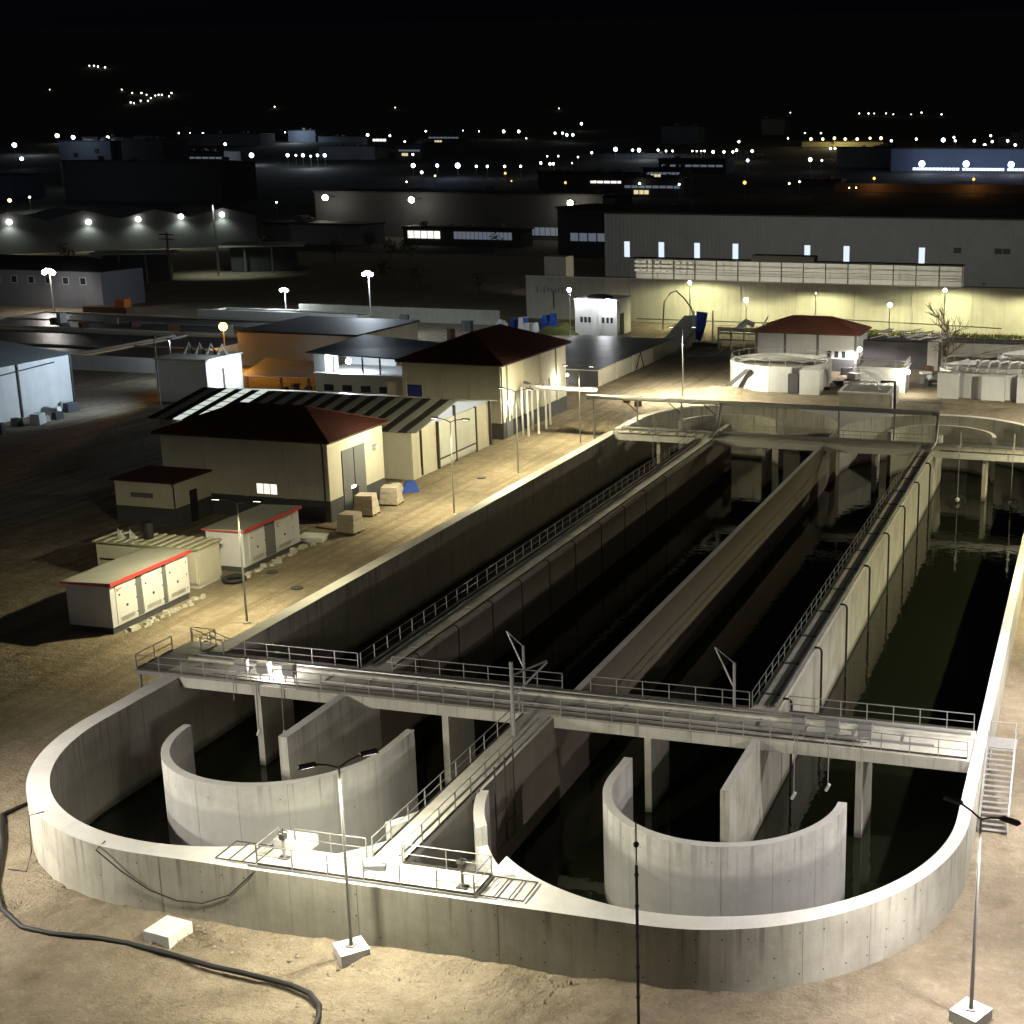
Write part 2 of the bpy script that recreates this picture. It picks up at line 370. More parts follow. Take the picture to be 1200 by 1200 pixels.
rimmed(MB().box(-46.9, 70.7, FZ, -46.3, 81.99, T), 'dividing_wall', M_CONC, basin, label='end of the left partition wall inside the curved guide wall')
# weir chamber between the rounded ends
rimmed(arcwall(CXL, CYN, 13.9, 14.0, .6, 360 - aL, 322, 8, FZ, 2.2), 'weir_wall', M_GUIDE, basin)
rimmed(arcwall(CXL, CYN, 13.9, 14.0, .6, 322, 346, 6, FZ, T), 'chamber_wall', M_GUIDE, basin)
rimmed(arcwall(CXR, CYN, 13.65, 14.0, .6, 194, 213, 5, FZ, T), 'chamber_wall', M_GUIDE, basin)
rimmed(arcwall(CXR, CYN, 13.65, 14.0, .6, 213, 180 + aR, 5, FZ, 2.2), 'weir_wall', M_GUIDE, basin)
MB().prism([(-38.6, 58.0), (-27.45, 58.0), (-27.45, 60.2), (-30.2, 61.8), (-31.75, 65.8), (-32.6, 65.8), (-35, 62.9), (-38.6, 59)], -.6, -.4).build('chamber_floor', M_CONC, basin)
MB().prism([(-38.5, 58.02), (-33.9, 58.02), (-33.9, 64.0), (-35.6, 61.8), (-37.6, 59.6)], 1.7, 2.05).build('chamber_slab', M_DECK, basin)
for (x, y, w, d, h) in ((-38.2, 58.4, 1.9, 1.1, .55),):
    MB().box(x - w / 2, y - d / 2, T, x + w / 2, y + d / 2, T + h).build('upstand', M_RIM, basin)
for x in (-53.2, -39.5, -25.7, -12.3):
    rimmed(MB().box(x - .22, 78.2, FZ, x + .22, 82.0, 2.72), 'support_fin', M_CONC, basin)
    rimmed(MB().box(x - .22, 167.6, FZ, x + .22, 171.2, 2.72), 'support_fin', M_CONC, basin)
# vertical formwork joints and tie holes (fine relief, stuff)
jm = MB(); hm = MB()
def along(pts, step):
    out = []; acc = step / 2
    for a, b_ in zip(pts, pts[1:]):
        a, b_ = Vector(a), Vector(b_); L_ = (b_ - a).length
        while acc < L_: out.append((a + (b_ - a) * acc / L_, (b_ - a).normalized())); acc += step
        acc -= L_
    return out
def strip(p, t, side, z0, z1, w, off=.006, m=None):
    nrm = Vector((t.y, -t.x)) * side; q = p + nrm * off
    a, b_ = q - t * w / 2, q + t * w / 2
    (m or jm).add([(a.x, a.y, z0), (b_.x, b_.y, z0), (b_.x, b_.y, z1), (a.x, a.y, z1)], [(0, 1, 2, 3)])
def hole_at(p, t, side, z, r=.055):
    nrm = Vector((t.y, -t.x)) * side; q = p + nrm * .012
    vs = [(q.x + t.x * r * math.cos(k * math.pi / 3), q.y + t.y * r * math.cos(k * math.pi / 3), z + r * math.sin(k * math.pi / 3)) for k in range(6)]
    hm.add(vs, [tuple(range(6))])
fo = [p for p in outer if p[1] < 100]; fo = sorted(fo[:41], key=lambda p: 0) + fo[41:82]
for p, t in along(outer[:82] + [(-5, 150)], 3.7):
    strip(p, t, 1, -.3, T - .02, random.choice((.015, .025, .045)))
for p, t in along(outer[:82], 1.23):
    for z in (2.75, 1.6, .6):
        if random.random() < (.25 if p.x < -28 else .6): hole_at(p, t, 1, z + random.uniform(-.03, .03), .045)
for cx, cy, r in ((-46.5, 70.9, 7.1), (-18.65, 70.7, 6.9)):
    for p, t in along(arc(cx, cy, r, r, 180, 360, 60), 2.75): strip(p, t, 1, FZ, T - .02, .02)
    for p, t in along(arc(cx, cy, r, r, 180, 360, 60), 1.4):
        for z in (2.4, .9):
            if random.random() < .3: hole_at(p, t, 1, z, .04)
for p, t in along(arc(CXL, CYN, 13.3, 13.4, 160, 250, 40) , 3.0): strip(p, t, -1, FZ, T - .02, .04)
for y in range(74, 176, 3):
    for x in (-18.4, -31.8, -46.3):
        if x == -46.3 and y > 80 or True: strip(Vector((x, y + random.uniform(-.1, .1))), Vector((0, 1)), 1, FZ, T - .3, .05)
for y in range(80, 176, 4): strip(Vector((-58.9, y)), Vector((0, 1)), 1, FZ, T - .05, .05)
jm.build('formwork_joint', M_JOINT, basin, kind='stuff'); hm.build('tie_hole', M_HOLE, basin, kind='stuff')
MB().prism([(-59.3, 56), (-5.4, 56), (-5.4, 192.5), (-59.3, 192.5)], WZ - .3, WZ).build('basin_water', M_WATER, kind='structure')

# ------------------------------------------------------------------ railings
def railing(label, pts, group, step=1.75, toe=True, h=1.1, name='handrail', zfix=None):
    t = thing(name, label, 'railing', pts[0], group)
    post = bpy.data.meshes.get('rail_post')
    if not post: post = MB().box(-.028, -.028, 0, .028, .028, 1.1).mesh('rail_post', M_GALV)
    V_ = [Vector(p) for p in pts]
    for i, (a, b_) in enumerate(zip(V_, V_[1:])):
        n = max(1, round((b_ - a).length / step))
        for k in range(n + (1 if i == len(V_) - 2 else 0)): link('post', post, t, at=a + (b_ - a) * k / n)
    for nm, z, r in (('top_rail', h, .032), ('middle_rail', h * .52, .026)):
        m = MB()
        for a, b_ in zip(V_, V_[1:]): m.tube([a + Vector((0, 0, z)), b_ + Vector((0, 0, z))], r, 6)
        m.build(nm, M_GALV, t)
    if toe:
        m = MB()
        for a, b_ in zip(V_, V_[1:]):
            d = (b_ - a).normalized(); s_ = Vector((-d.y, d.x, 0)) * .01
            m.add([a - s_ + Vector((0, 0, .02)), a + s_ + Vector((0, 0, .02)), b_ + s_ + Vector((0, 0, .02)), b_ - s_ + Vector((0, 0, .02)),
                   a - s_ + Vector((0, 0, .15)), a + s_ + Vector((0, 0, .15)), b_ + s_ + Vector((0, 0, .15)), b_ - s_ + Vector((0, 0, .15))],
                  [(0, 3, 2, 1), (4, 5, 6, 7), (0, 1, 5, 4), (1, 2, 6, 5), (2, 3, 7, 6), (3, 0, 4, 7)])
        m.build('toe_board', M_DARKST, t)
    return t
DZ = T + .05

# near footbridge
fb = thing('footbridge', 'long concrete footbridge crossing all four channels at the near end', 'footbridge', (-33, 80, T))
MB().box(-60.3, 78.0, 2.75, -5.75, 82.5, DZ).build('deck', M_DECK, fb)
MB().box(-60.3, 77.85, 2.6, -5.75, 78.0, DZ - .02).build('edge_beam', M_CONC, fb)
MB().box(-60.3, 80.9, DZ, -5.75, 81.2, DZ + .18).build('pipe_upstand', M_DECK, fb)
MB().tube([(-60, 81.7, DZ + .12), (-6, 81.7, DZ + .12)], .09, 8).build('pipe', M_GALV, fb)
MB().tube([(-59, 79.4, DZ + .09), (-8, 79.4, DZ + .09)], .07, 6).build('pipe', M_GALV, fb)
MB().tube([(-57, 78.9, DZ + .03), (-12, 78.9, DZ + .03)], .025, 6).build('cable', M_BLACK, fb)
for i, x in enumerate(range(-58, -7, 3)): MB().box(x - .06, 79.2, DZ, x + .06, 82.0, DZ + .05).build('pipe_bracket', M_GALV, fb)
MB().box(-62.6, 78.2, 3.05, -60.32, 84.4, DZ).build('landing', M_GALV, fb)
for y in (78.4, 84.2):
    for x in (-62.4, -60.5): MB().box(x - .08, y - .08, 0, x + .08, y + .08, 3.05).build('leg', M_GALV, fb)
railing('front handrail of the near footbridge, over the guide walls', [(-62.5, 78.3, DZ), (-34.2, 78.05, DZ)], 'handrails of the near footbridge')
railing('front handrail of the near footbridge right of the central walkway', [(-31.4, 78.05, DZ), (-5.9, 78.05, DZ)], 'handrails of the near footbridge')
railing('rear handrail of the near footbridge over the leftmost channel', [(-60.3, 82.45, DZ), (-48.0, 82.45, DZ)], 'handrails of the near footbridge')
railing('rear handrail of the near footbridge over the second channel from left', [(-45.4, 82.45, DZ), (-33.0, 82.45, DZ)], 'handrails of the near footbridge')
railing('rear handrail of the near footbridge over the dark third channel', [(-31.0, 82.45, DZ), (-20.2, 82.45, DZ)], 'handrails of the near footbridge')
railing('rear handrail of the near footbridge over the rightmost green water channel', [(-17.6, 82.45, DZ), (-5.9, 82.45, DZ)], 'handrails of the near footbridge')
railing('short handrail round the left landing of the near footbridge', [(-62.5, 78.3, DZ), (-62.5, 82.2, DZ)], 'landing handrails')
railing('handrail corner where the landing stair starts, near left', [(-60.4, 82.5, DZ), (-60.4, 84.3, DZ), (-62.4, 84.3, DZ)], 'landing handrails', toe=False)

def stair(name, label, x0, x1, ytop, ybot, ztop, n, mt=M_GALV, sgn=-1):
    t = thing(name, label, 'stair', ((x0 + x1) / 2, ytop, 0))
    tread = MB().box(x0, 0, 0, x1, .26, .04).mesh('tread', mt)
    for k in range(n):
        f = (k + .5) / n; link('tread', tread, t, at=(0, ytop + (ybot - ytop) * f, ztop * (1 - f) - .02))
    for x in (x0 - .04, x1 + .04):
        MB().add([(x - .04, ytop, ztop - .25), (x + .04, ytop, ztop - .25), (x + .04, ytop, ztop + .05), (x - .04, ytop, ztop + .05),
                  (x - .04, ybot, -.05), (x + .04, ybot, -.05), (x + .04, ybot, .25), (x - .04, ybot, .25)],
                 [(0, 1, 2, 3), (7, 6, 5, 4), (0, 4, 5, 1), (1, 5, 6, 2), (2, 6, 7, 3), (3, 7, 4, 0)]).build('stringer', mt, t)
        m = MB(); m.tube([(x, ytop, ztop + 1.05), (x, ybot, 1.05)], .03); m.tube([(x, ytop, ztop + .55), (x, ybot, .55)], .025)
        for f in (0, .33, .66, 1): m.tube([(x, ytop + (ybot - ytop) * f, ztop * (1 - f)), (x, ytop + (ybot - ytop) * f, ztop * (1 - f) + 1.05)], .028)
        m.build('handrail', mt, t)
    return t
st = stair('steel_stair', 'steel stair down the outside of the right basin wall', -4.85, -3.3, 80.4, 75.6, 3.3, 16)
MB().box(-4.95, 80.4, 3.2, -3.2, 82.0, 3.3).build('landing', M_GALV, st)
for x in (-4.85, -3.3): MB().tube([(x, 81.9, 0), (x, 81.9, 4.35)], .04).build('post', M_GALV, st)
MB().tube([(-4.85, 81.9, 4.35), (-3.3, 81.9, 4.35), (-3.3, 80.4, 4.35)], .03).build('top_rail', M_GALV, st)
stair('steel_stair', 'steel stair beside the left landing of the near footbridge', -62.4, -61.0, 84.5, 89.6, 3.2, 14)

# walkways along the partition walls
def walkway(label, x0, x1, y0, y1, grating=False):
    t = thing('walkway', label, 'walkway', ((x0 + x1) / 2, y0, T))
    MB().box(x0, y0, 3.08, x1, y1, DZ + .01).build('deck', M_DECK, t)
    MB().box(x0, y0, 2.9, x0 + .15, y1, 3.08).build('edge_beam', M_CONC, t)
    MB().box(x1 - .15, y0, 2.9, x1 - .003, y1, 3.08).build('edge_beam', M_CONC, t)
    return t
wb = walkway('dusty walkway along the left partition wall between two dark channels', -47.9, -45.5, 82.52, 166.9)
for k in range(26):
    y = 84 + k * 3.2; w = random.choice((2.6, 2.9, 3.0))
    MB().box(-46.7, y, DZ + .012, -45.75, y + w, DZ + .06).build('cover_slab', M_RIM if random.random() < .7 else M_DECK, wb)
MB().tube([(-47.3, 83, DZ + .15), (-47.3, 166, DZ + .15)], .11, 8).build('pipe', M_DARKST, wb)
MB().tube([(-45.7, 83, DZ + .12), (-45.7, 166, DZ + .12)], .06, 6).build('pipe', M_DARKST, wb)
railing('handrail on the left edge of the walkway between the left channels', [(-47.85, 82.6, DZ), (-47.85, 166.5, DZ)], 'handrails of the long walkways', 1.9)
wd = walkway('walkway along the right partition wall above the pale lit wall face', -20.1, -18.35, 82.52, 166.9)
MB().tube([(-18.55, 83, DZ + .18), (-18.55, 166, DZ + .18)], .13, 8).build('pipe', M_GALV, wd)
MB().tube([(-19.0, 83, DZ + .1), (-19.0, 166, DZ + .1)], .07, 6).build('pipe', M_DARKST, wd)
MB().tube([(-19.8, 83, DZ + .1), (-19.8, 166, DZ + .1)], .06, 6).build('pipe', M_DARKST, wd)
for k in range(14): MB().box(-20.0, 85 + k * 6, DZ + .01, -18.6, 85.15 + k * 6, DZ + .1).build('pipe_bracket', M_DARKST, wd)
railing('handrail on the left edge of the walkway above the third channel', [(-20.05, 82.6, DZ), (-20.05, 166.5, DZ)], 'handrails of the long walkways', 1.9)
for y in (84.4, 94.6, 105, 116.2, 127.4, 138.3, 149.4, 159.5):
    o = MB().tube([(-18.4, y, T + .15), (-18.05, y, T + .15), (-17.9, y, T + .02), (-17.85, y, T - .2), (-17.85, y, WZ - .8)], .085, 8).build('aeration_pipe', M_BLACK)
    tag(o, 'dark pipe down the pale right partition wall', 'pipe', 'dark pipes down the pale partition wall')
for y in (86, 92.4, 98.6, 104.5, 110.7, 117, 124, 131, 138, 145):
    o = MB().tube([(-45.6, y, T + .1), (-45.35, y, T + .1), (-45.2, y, T - .1), (-45.2, y, WZ - .8)], .045, 6).build('aeration_pipe', M_BLACK)
    tag(o, 'dark pipe down the face under the left walkway', 'pipe', 'dark pipes under the left walkway')

# central walkway and platform at the near end
wc = thing('walkway', 'brightly lit steel walkway from the front platform to the footbridge', 'walkway', (-33, 58, T))
MB().box(-33.75, 58.15, T - .12, -32.1, 77.85, DZ + .03).build('deck', M_DECK, wc)
for x in (-33.8, -32.05): MB().box(x - .05, 58.15, T - .3, x + .05, 77.8, T + .05).build('side_beam', M_GALV, wc)
MB().tube([(-32.5, 58.6, DZ + .12), (-32.5, 77, DZ + .12)], .07).build('pipe', M_GALV, wc)
pl = thing('platform', 'white lit steel platform on the front wall between the rounded ends', 'platform', (-33, 57, T))
MB().box(-39.4, 55.95, T + .01, -27.1, 58.1, T + .09).build('deck', M_DECK, pl)
MB().box(-39.4, 55.9, T - .03, -27.1, 55.94, T + .14).build('edge_beam', M_GALV, pl)
railing('front handrail of the white platform on the basin front wall', [(-38.9, 56.0, T + .09), (-27.2, 56.0, T + .09)], 'handrails of the front platform', 2.0, name='handrail')
railing('right end and rear handrail of the white platform', [(-27.2, 56.0, T + .09), (-27.2, 58.0, T + .09), (-32.0, 58.0, T + .09)], 'handrails of the front platform', 2.2)
railing('left end and rear handrail of the white platform', [(-38.9, 56.0, T + .09), (-38.9, 58.0, T + .09)], 'handrails of the front platform', 2.2, toe=False)
railing('rear handrail of the white platform left of the central walkway', [(-38.0, 58.05, T + .09), (-34.0, 58.05, T + .09)], 'handrails of the front platform', 2.2, toe=False)
railing('left handrail of the lit central walkway', [(-33.8, 58.3, DZ), (-33.8, 77.6, DZ)], 'handrails of the central walkway', 1.9)
railing('right handrail of the lit central walkway', [(-32.05, 58.3, DZ), (-32.05, 72.0, DZ)], 'handrails of the central walkway', 1.9)
# steel ladders / frames lying at both platform ends
for sgn, x0, lb in ((1, -27.0, 'right'), (-1, -39.1, 'left')):
    m = MB()
    for k in range(4): m.tube([(x0 + sgn * k * .75, 56.1, T + .12), (x0 + sgn * k * .75, 57.95, T + .12)], .035)
    for y in (56.1, 57.95): m.tube([(x0, y, T + .12), (x0 + sgn * 2.25, y, T + .12)], .035)
    tag(m.build('ladder_frame', M_DARKST), 'flat steel ladder frame lying at the %s end of the white platform' % lb, 'frame')
# gate valves on the platform
def valve(x, y, label):
    t = thing('gate_valve', label, 'valve', (x, y, T + .09), 'valve actuators on the front platform')
    MB().tube([(x, y, T + .1), (x, y, T + 1.15)], .09, 8).build('stand', M_GALV, t)
    MB().box(x - .28, y - .2, T + .1, x + .28, y + .2, T + .16).build('base_plate', M_DARKST, t)
    MB().box(x - .14, y - .14, T + 1.15, x + .14, y + .14, T + 1.4).build('gearbox', M_DARKST, t)
    w_ = MB(); w_.tube([(x + .24 * math.cos(k * math.pi / 6), y + .24 * math.sin(k * math.pi / 6), T + 1.5) for k in range(13)], .025, 5); w_.tube([(x - .24, y, T + 1.5), (x + .24, y, T + 1.5)], .02, 5); w_.tube([(x, y, T + 1.35), (x, y, T + 1.75)], .03, 5)
    w_.build('handwheel', M_DARKST, t)
valve(-38.0, 57.0, 'valve with handwheel at the left end of the white platform'); valve(-28.1, 56.6, 'valve with handwheel at the right end of the white platform')
o = MB().box(-33.6, 56.9, T + .1, -32.5, 57.3, T + .38, rot=.3).build('junction_box', M_GATE); tag(o, 'grey box lying on the middle of the white platform', 'box')
# sluice steelwork on the central wall
sl = thing('sluice_frame', 'rusty sluice frame hanging on the dark side of the central wall', 'sluice frame', (-31.6, 69, 0))
for y in (68.2, 69.6, 70.8): MB().tube([(-31.55, y, T + .9), (-31.55, y, -1.2)], .05, 6).build('upright', M_DARKST, sl)
for z in (-1.0, .2, 1.2): MB().tube([(-31.5, 68.1, z), (-31.5, 70.9, z)], .04, 6).build('cross_bar', M_RUST, sl)

# control boxes and mixers on the footbridge
def ctrl(x, label, hang, grp):
    t = thing('mixer_hoist', label, 'mixer', (x, 78.6, T), grp)
    MB().box(x - .42, 78.5, DZ + .55, x + .42, 79.0, DZ + 1.35).build('control_box', M_GALV, t)
    for s_ in (-.35, .35): MB().tube([(x + s_, 78.75, DZ), (x + s_, 78.75, DZ + .6)], .04).build('leg', M_GALV, t)
    MB().tube([(x, 78.5, DZ + .6), (x, 77.7, DZ + .4), (x, 77.6, hang)], .035).build('chain', M_GALV, t)
    if hang < 2: MB().tube([(x - .12, 77.6, hang - .45), (x + .1, 77.6, hang)], .11, 6).build('hook_block', M_WHITE, t)
for x, h_, lb in ((-54.6, 2.2, 'leftmost grey control box on the lit left part of the footbridge'), (-52.9, .3, 'middle control box beside the small bright lamp on the left bridge'), (-51.0, .4, 'right control box beside the small bright lamp on the left bridge')): ctrl(x, lb, h_, 'control boxes on the left part of the bridge')
for x, h_, lb in ((-16.2, .2, 'control box on the right bridge next to the partition walkway'), (-14.1, 1.0, 'middle control box on the right part of the bridge'), (-12.1, 2.0, 'control box on the right bridge above the pale support fin')): ctrl(x, lb, h_, 'control boxes on the right part of the bridge')
def davit(x, y, h_, label):
    t = thing('davit_crane', label, 'davit', (x, y, DZ), 'davit cranes on the footbridge')
    MB().tube([(x, y, DZ), (x, y, DZ + h_)], .1, 8).build('mast', M_GALV, t)
    MB().tube([(x, y, DZ + h_ * .45), (x - 1.5, y + .8, DZ + h_ + .6)], .06, 6).build('arm', M_GALV, t)
    MB().tube([(x, y, DZ + h_ * .98), (x - 1.5, y + .8, DZ + h_ + .6)], .035, 6).build('brace', M_GALV, t)
davit(-35.6, 82.2, 2.9, 'thin steel davit behind the footbridge over the second channel')
davit(-21.1, 82.0, 3.2, 'thin steel davit behind the footbridge over the third channel')
t = thing('davit_crane', 'tall steel davit with raised boom beside the central walkway', 'davit', (-33, 74.2, DZ), 'davit cranes on the footbridge')
MB().tube([(-33.0, 74.3, T), (-33.0, 74.3, T + 4.9)], .13, 8).build('mast', M_GALV, t)
MB().tube([(-33.0, 74.3, T + 2.6), (-31.6, 76.5, T + 4.2)], .07, 6).build('arm', M_GALV, t)
MB().tube([(-33.0, 74.3, T + 4.0), (-31.6, 76.5, T + 4.3)], .06, 6).build('brace', M_GALV, t)
t = thing('deck_lamp', 'small bright lamp lying on the left part of the footbridge', 'lamp', (-52.4, 79.7, DZ))
MB().box(-52.75, 79.6, DZ + .01, -52.05, 80.0, DZ + .22).build('housing', M_WHITE, t)
MB().box(-52.7, 79.58, DZ + .03, -52.1, 79.6, DZ + .2).build('lens', EM['w'], t)
lamp('deck_lamp_light', (-52.4, 79.3, DZ + .9), 420, PW, t, 'POINT', r=.1)

# far footbridge and its mixers
ff = thing('footbridge', 'far concrete footbridge at the rounded far end of the basin', 'footbridge', (-33, 169, T))
MB().box(-59.2, 167.0, 2.75, -5.6, 171.4, DZ).build('deck', M_DECK, ff)
MB().box(-59.2, 166.88, 2.6, -5.6, 167.0, DZ - .02).build('edge_beam', M_RIM, ff)
MB().tube([(-59, 170.3, DZ + .2), (-6, 170.3, DZ + .2)], .16, 8).build('pipe', M_GALV, ff)
for k in range(9): MB().box(-58 + k * 1.2, 168, DZ + .01, -57.2 + k * 1.2, 169.6, DZ + .1).build('cover_slab', M_RIM, ff)
railing('front handrail of the far footbridge, left half', [(-59.0, 167.1, DZ), (-48.2, 167.1, DZ)], 'handrails of the far footbridge', 2)
railing('front handrail of the far footbridge, right end over green water', [(-17.6, 167.1, DZ), (-5.8, 167.1, DZ)], 'handrails of the far footbridge', 2)
railing('rear handrail of the far footbridge', [(-59.0, 171.3, DZ), (-5.8, 171.3, DZ)], 'handrails of the far footbridge', 2.2)
for x, lb in ((-15.2, 'submerged mixer with white hub hanging left at the far right channel'), (-8.9, 'submerged mixer with white hub hanging rightmost at the far footbridge'), (-53.5, 'mixer hoist over the far end of the leftmost channel')):
    t = thing('mixer_hoist', lb, 'mixer', (x, 166.6, T), 'mixers at the far footbridge')
    MB().tube([(x, 167.2, DZ), (x, 167.2, DZ + 2.6)], .11, 6).build('mast', M_GALV, t)
    MB().tube([(x, 167.2, DZ + 2.3), (x, 166.4, DZ + 2.6), (x, 166.2, WZ + .5)], .05, 6).build('guide_pole', M_GALV, t)
    MB().ball((x, 166.2, WZ + .35), .28).build('hub', M_WHITE, t)
    r_ = MB(); r_.tube([(x + 1.0 * math.cos(a * math.pi / 12), 166.2, WZ - .1 + 1.0 * math.sin(a * math.pi / 12)) for a in range(25)], .05, 5); r_.build('ring', M_DARKST, t)

# overhead air pipe with posts and drop pipes
ap = thing('air_pipe', 'long overhead air pipe on posts along the far end of the basin', 'pipe', (-40, 172.6, 7))
MB().tube([(-64.6, 172.6, 6.95), (-18.4, 172.6, 6.95)], .3, 12).build('main_pipe', M_RIM, ap, smooth=True)
for x in (-63.6, -57.6, -51.6, -46.9, -39, -31, -24, -18.6): MB().box(x - .1, 172.5, 0 if x < -60 else T, x + .1, 172.7, 6.7).build('post', M_GALV, ap)
for x in (-57.6, -51.6, -46.9): MB().tube([(x, 172.6, 5.2), (x - 1.7, 172.6, 6.6)], .07).build('brace', M_DARKST, ap)
for x in (-46.3, -18.6): MB().tube([(x - .6, 172.3, 6.9), (x, 172.1, 6.8), (x + .1, 171.6, 6.2), (x + .1, 170.2, 3.8), (x - .1, 167.2, 3.55)], .22, 10).build('drop_pipe', M_GALV, ap, smooth=True)
ap2 = thing('air_pipe', 'overhead pipe crossing the road from the second red roofed hall', 'pipe', (-70, 178, 7))
MB().tube([(-76.8, 181, 6.9), (-74.0, 177.6, 6.9), (-65.0, 177.6, 6.9)], .3, 12).build('main_pipe', M_RIM, ap2, smooth=True)
for (x, y) in ((-76.2, 178.5), (-76.2, 182), (-75.2, 178), (-74.8, 183.5), (-75.6, 187), (-74.5, 180)):
    MB().box(x - .12, y - .12, 0, x + .12, y + .12, 6.7).build('post', M_RIM, ap2)
MB().tube([(-76.9, 188, 6.0), (-74.8, 182, 6.6), (-74.8, 178, 6.9)], .22, 8).build('branch_pipe', M_GALV, ap2)

# ------------------------------------------------------------------ street lamps
def street_lamp(x, y, h, rz, label, e=(1500, 1500), col=GY, arms=((1, 1), (-1, 1)), grp='twin arm street lamps round the basin', base=True, L_=1.35, size=158, tilt=.4, aim=None):
    t = thing('street_lamp', label, 'street lamp', (x, y, 0), grp)
    MB().tube([(x, y, .2), (x, y, h)], .1, 8, .055).build('pole', M_POLE, t)
    if base: MB().box(x - .7, y - .7, -.25, x + .7, y + .7, .55, rot=rz).build('base_block', M_RIM, t)
    MB().box(x - .2, y - .2, .55 if base else 0, x + .2, y + .2, .61 if base else .06).build('base_plate', M_GALV, t)
    for i, (s_, l_) in enumerate(arms):
        d = Vector((math.cos(rz) * s_, math.sin(rz) * s_, 0)); a = Vector((x, y, h - .1)); b_ = a + d * L_ * l_ + Vector((0, 0, .4))
        MB().tube([a, a + d * .5 * l_ + Vector((0, 0, .25)), b_], .045, 6).build('arm', M_DARKST, t)
        c_ = b_ + d * .45; an = math.atan2(d.y, d.x)
        MB().box(c_.x - .45, c_.y - .17, c_.z - .02, c_.x + .45, c_.y + .17, c_.z + .12, rot=an, taper=.06).build('lamp_head', M_DARKST, t)
        MB().box(c_.x - .3, c_.y - .12, c_.z - .045, c_.x + .3, c_.y + .12, c_.z - .022, rot=an).build('lens', EM['w'], t)
        lamp('lamp_light', c_ - Vector((0, 0, .12)), e[i], col, t, 'SPOT', size, aim or (d.x * tilt, d.y * tilt, -1), .45, r=.2)
    return t
street_lamp(-33.2, 54.7, 10.0, R(46), 'tall twin arm lamp on a white block before the front wall', (8500, 5500), (1, .94, .74), L_=1.0, tilt=.25)
street_lamp(-66.8, 97.6, 10.2, R(5), 'twin arm lamp on the road beside the white kiosks', (4500, 10000), GY, base=False)
street_lamp(-3.6, 57.1, 10.0, R(-28), 'twin arm lamp at the near right corner of the basin', (6000, 6500), PW, L_=1.0)
street_lamp(-66.1, 135.4, 10.2, R(0), 'thin lamp post on the road by the corrugated panel shed', (8500, 6500), GY, base=False)
street_lamp(-67.2, 155.5, 10.2, R(0), 'thin lamp post on the road before the second red roofed hall', (8500, 6500), GY, base=False)
street_lamp(-66.6, 175.2, 10.2, R(0), 'thin lamp post at the far left corner of the basin', (8500, 6500), GY, base=False)
street_lamp(-63.9, 214.4, 11.0, R(15), 'lamp post on the sand beyond the basin with lit white head', (30000, 17000), (1, .93, .72), base=False)
for i, (y, rz) in enumerate(((76.5, 0), (95, 0), (116, 0), (137, 0), (158, 0), (180, 0))):
    street_lamp(1.6, y, 10.2, R(rz), 'twin arm lamp along the road right of the basin', (2500, 9500), PW if i < 2 else GY, grp='lamps along the right road', base=False, tilt=.12)
street_lamp(-63.5, 52.0, 10.2, R(60), 'twin arm lamp near the rounded left end of the basin', (13000, 13000), (1, .93, .82), L_=1.0, size=150, aim=(.5, .2, -.9))
street_lamp(1.5, 203.0, 10.2, R(0), 'added unseen lamp beyond the far right end of the basin', (9000, 26000), (1, .93, .72), base=False, grp='added lamps beyond the basin')  # added out of view to brighten the sand beyond the basin
street_lamp(6.0, 246.0, 12, R(0), 'added unseen lamp beside the tanks right of the picture edge', (9000, 34000), (1, .93, .78), base=False, grp='added lamps beyond the basin')  # added out of view to light the pump house roof from the right
# thin lightning rod
t = thing('lightning_rod', 'thin dark mast with a ball standing before the front wall', 'mast', (-17.9, 52.7, 0))
MB().tube([(-17.9, 52.7, 0), (-17.9, 52.7, 8.0)], .07, 6).build('lower_mast', M_BLACK, t)
MB().tube([(-17.9, 52.7, 8.0), (-17.9, 52.7, 10.2)], .03, 6).build('tip', M_BLACK, t)
MB().ball((-17.9, 52.7, 9.0), .14).build('ball', M_BLACK, t)
for z in (1.5, 3, 4.5, 6, 7.5): MB().tube([(-17.9, 52.7, z), (-17.9, 52.7, z + .12)], .1, 6).build('clamp', M_BLACK, t)

# ------------------------------------------------------------------ things on the near ground
o = MB().tube([(-59.98, 65.0, .1), (-60.4, 62.8, .15), (-57.8, 59.9, .12), (-54.7, 55.8, .1), (-52.6, 53.9, .1), (-50.4, 52.7, .1), (-48.6, 52.55, .1), (-46.3, 52.8, .1), (-44.3, 52.75, .12), (-41.6, 52.45, .1), (-39, 52.0, .12), (-37.6, 51.95, .1), (-36.2, 51.8, .1), (-34.6, 51.6, .1), (-33.4, 51.2, .12), (-32.5, 50.5, .1), (-32.0, 49.6, .1), (-31.6, 48, .1)], .13, 8).build('hose', M_BLACK, smooth=True)
tag(o, 'black hose snaking over the ground before the rounded front wall', 'hose')
o = MB().tube([(-48.0, 56.35, T + .03), (-48.0, 55.62, T - .1), (-46.6, 55.6, 2.2), (-45.0, 55.6, 1.35), (-43.5, 55.6, 1.0), (-42, 55.6, 1.05), (-40.4, 55.6, 1.75), (-38.9, 55.6, T - .1), (-38.7, 56.1, T + .03)], .035, 6).build('cable', M_BLACK)
tag(o, 'thin cable sagging across the outside of the front wall', 'cable')
o = MB().tube([(-53.4, 58.4, T + .03), (-53.9, 57.85, T), (-54.0, 57.8, 1.2), (-54.3, 57.6, .05), (-55.5, 57.6, .05)], .03, 6).build('cable', M_BLACK)
tag(o, 'thin cable hanging down the rounded left end of the wall', 'cable')
o = MB().box(-43.7, 53.2, -.2, -42.1, 54.8, .55, rot=R(-8)).build('concrete_block', M_RIM); tag(o, 'square concrete block half sunk in dirt before the front wall', 'block')
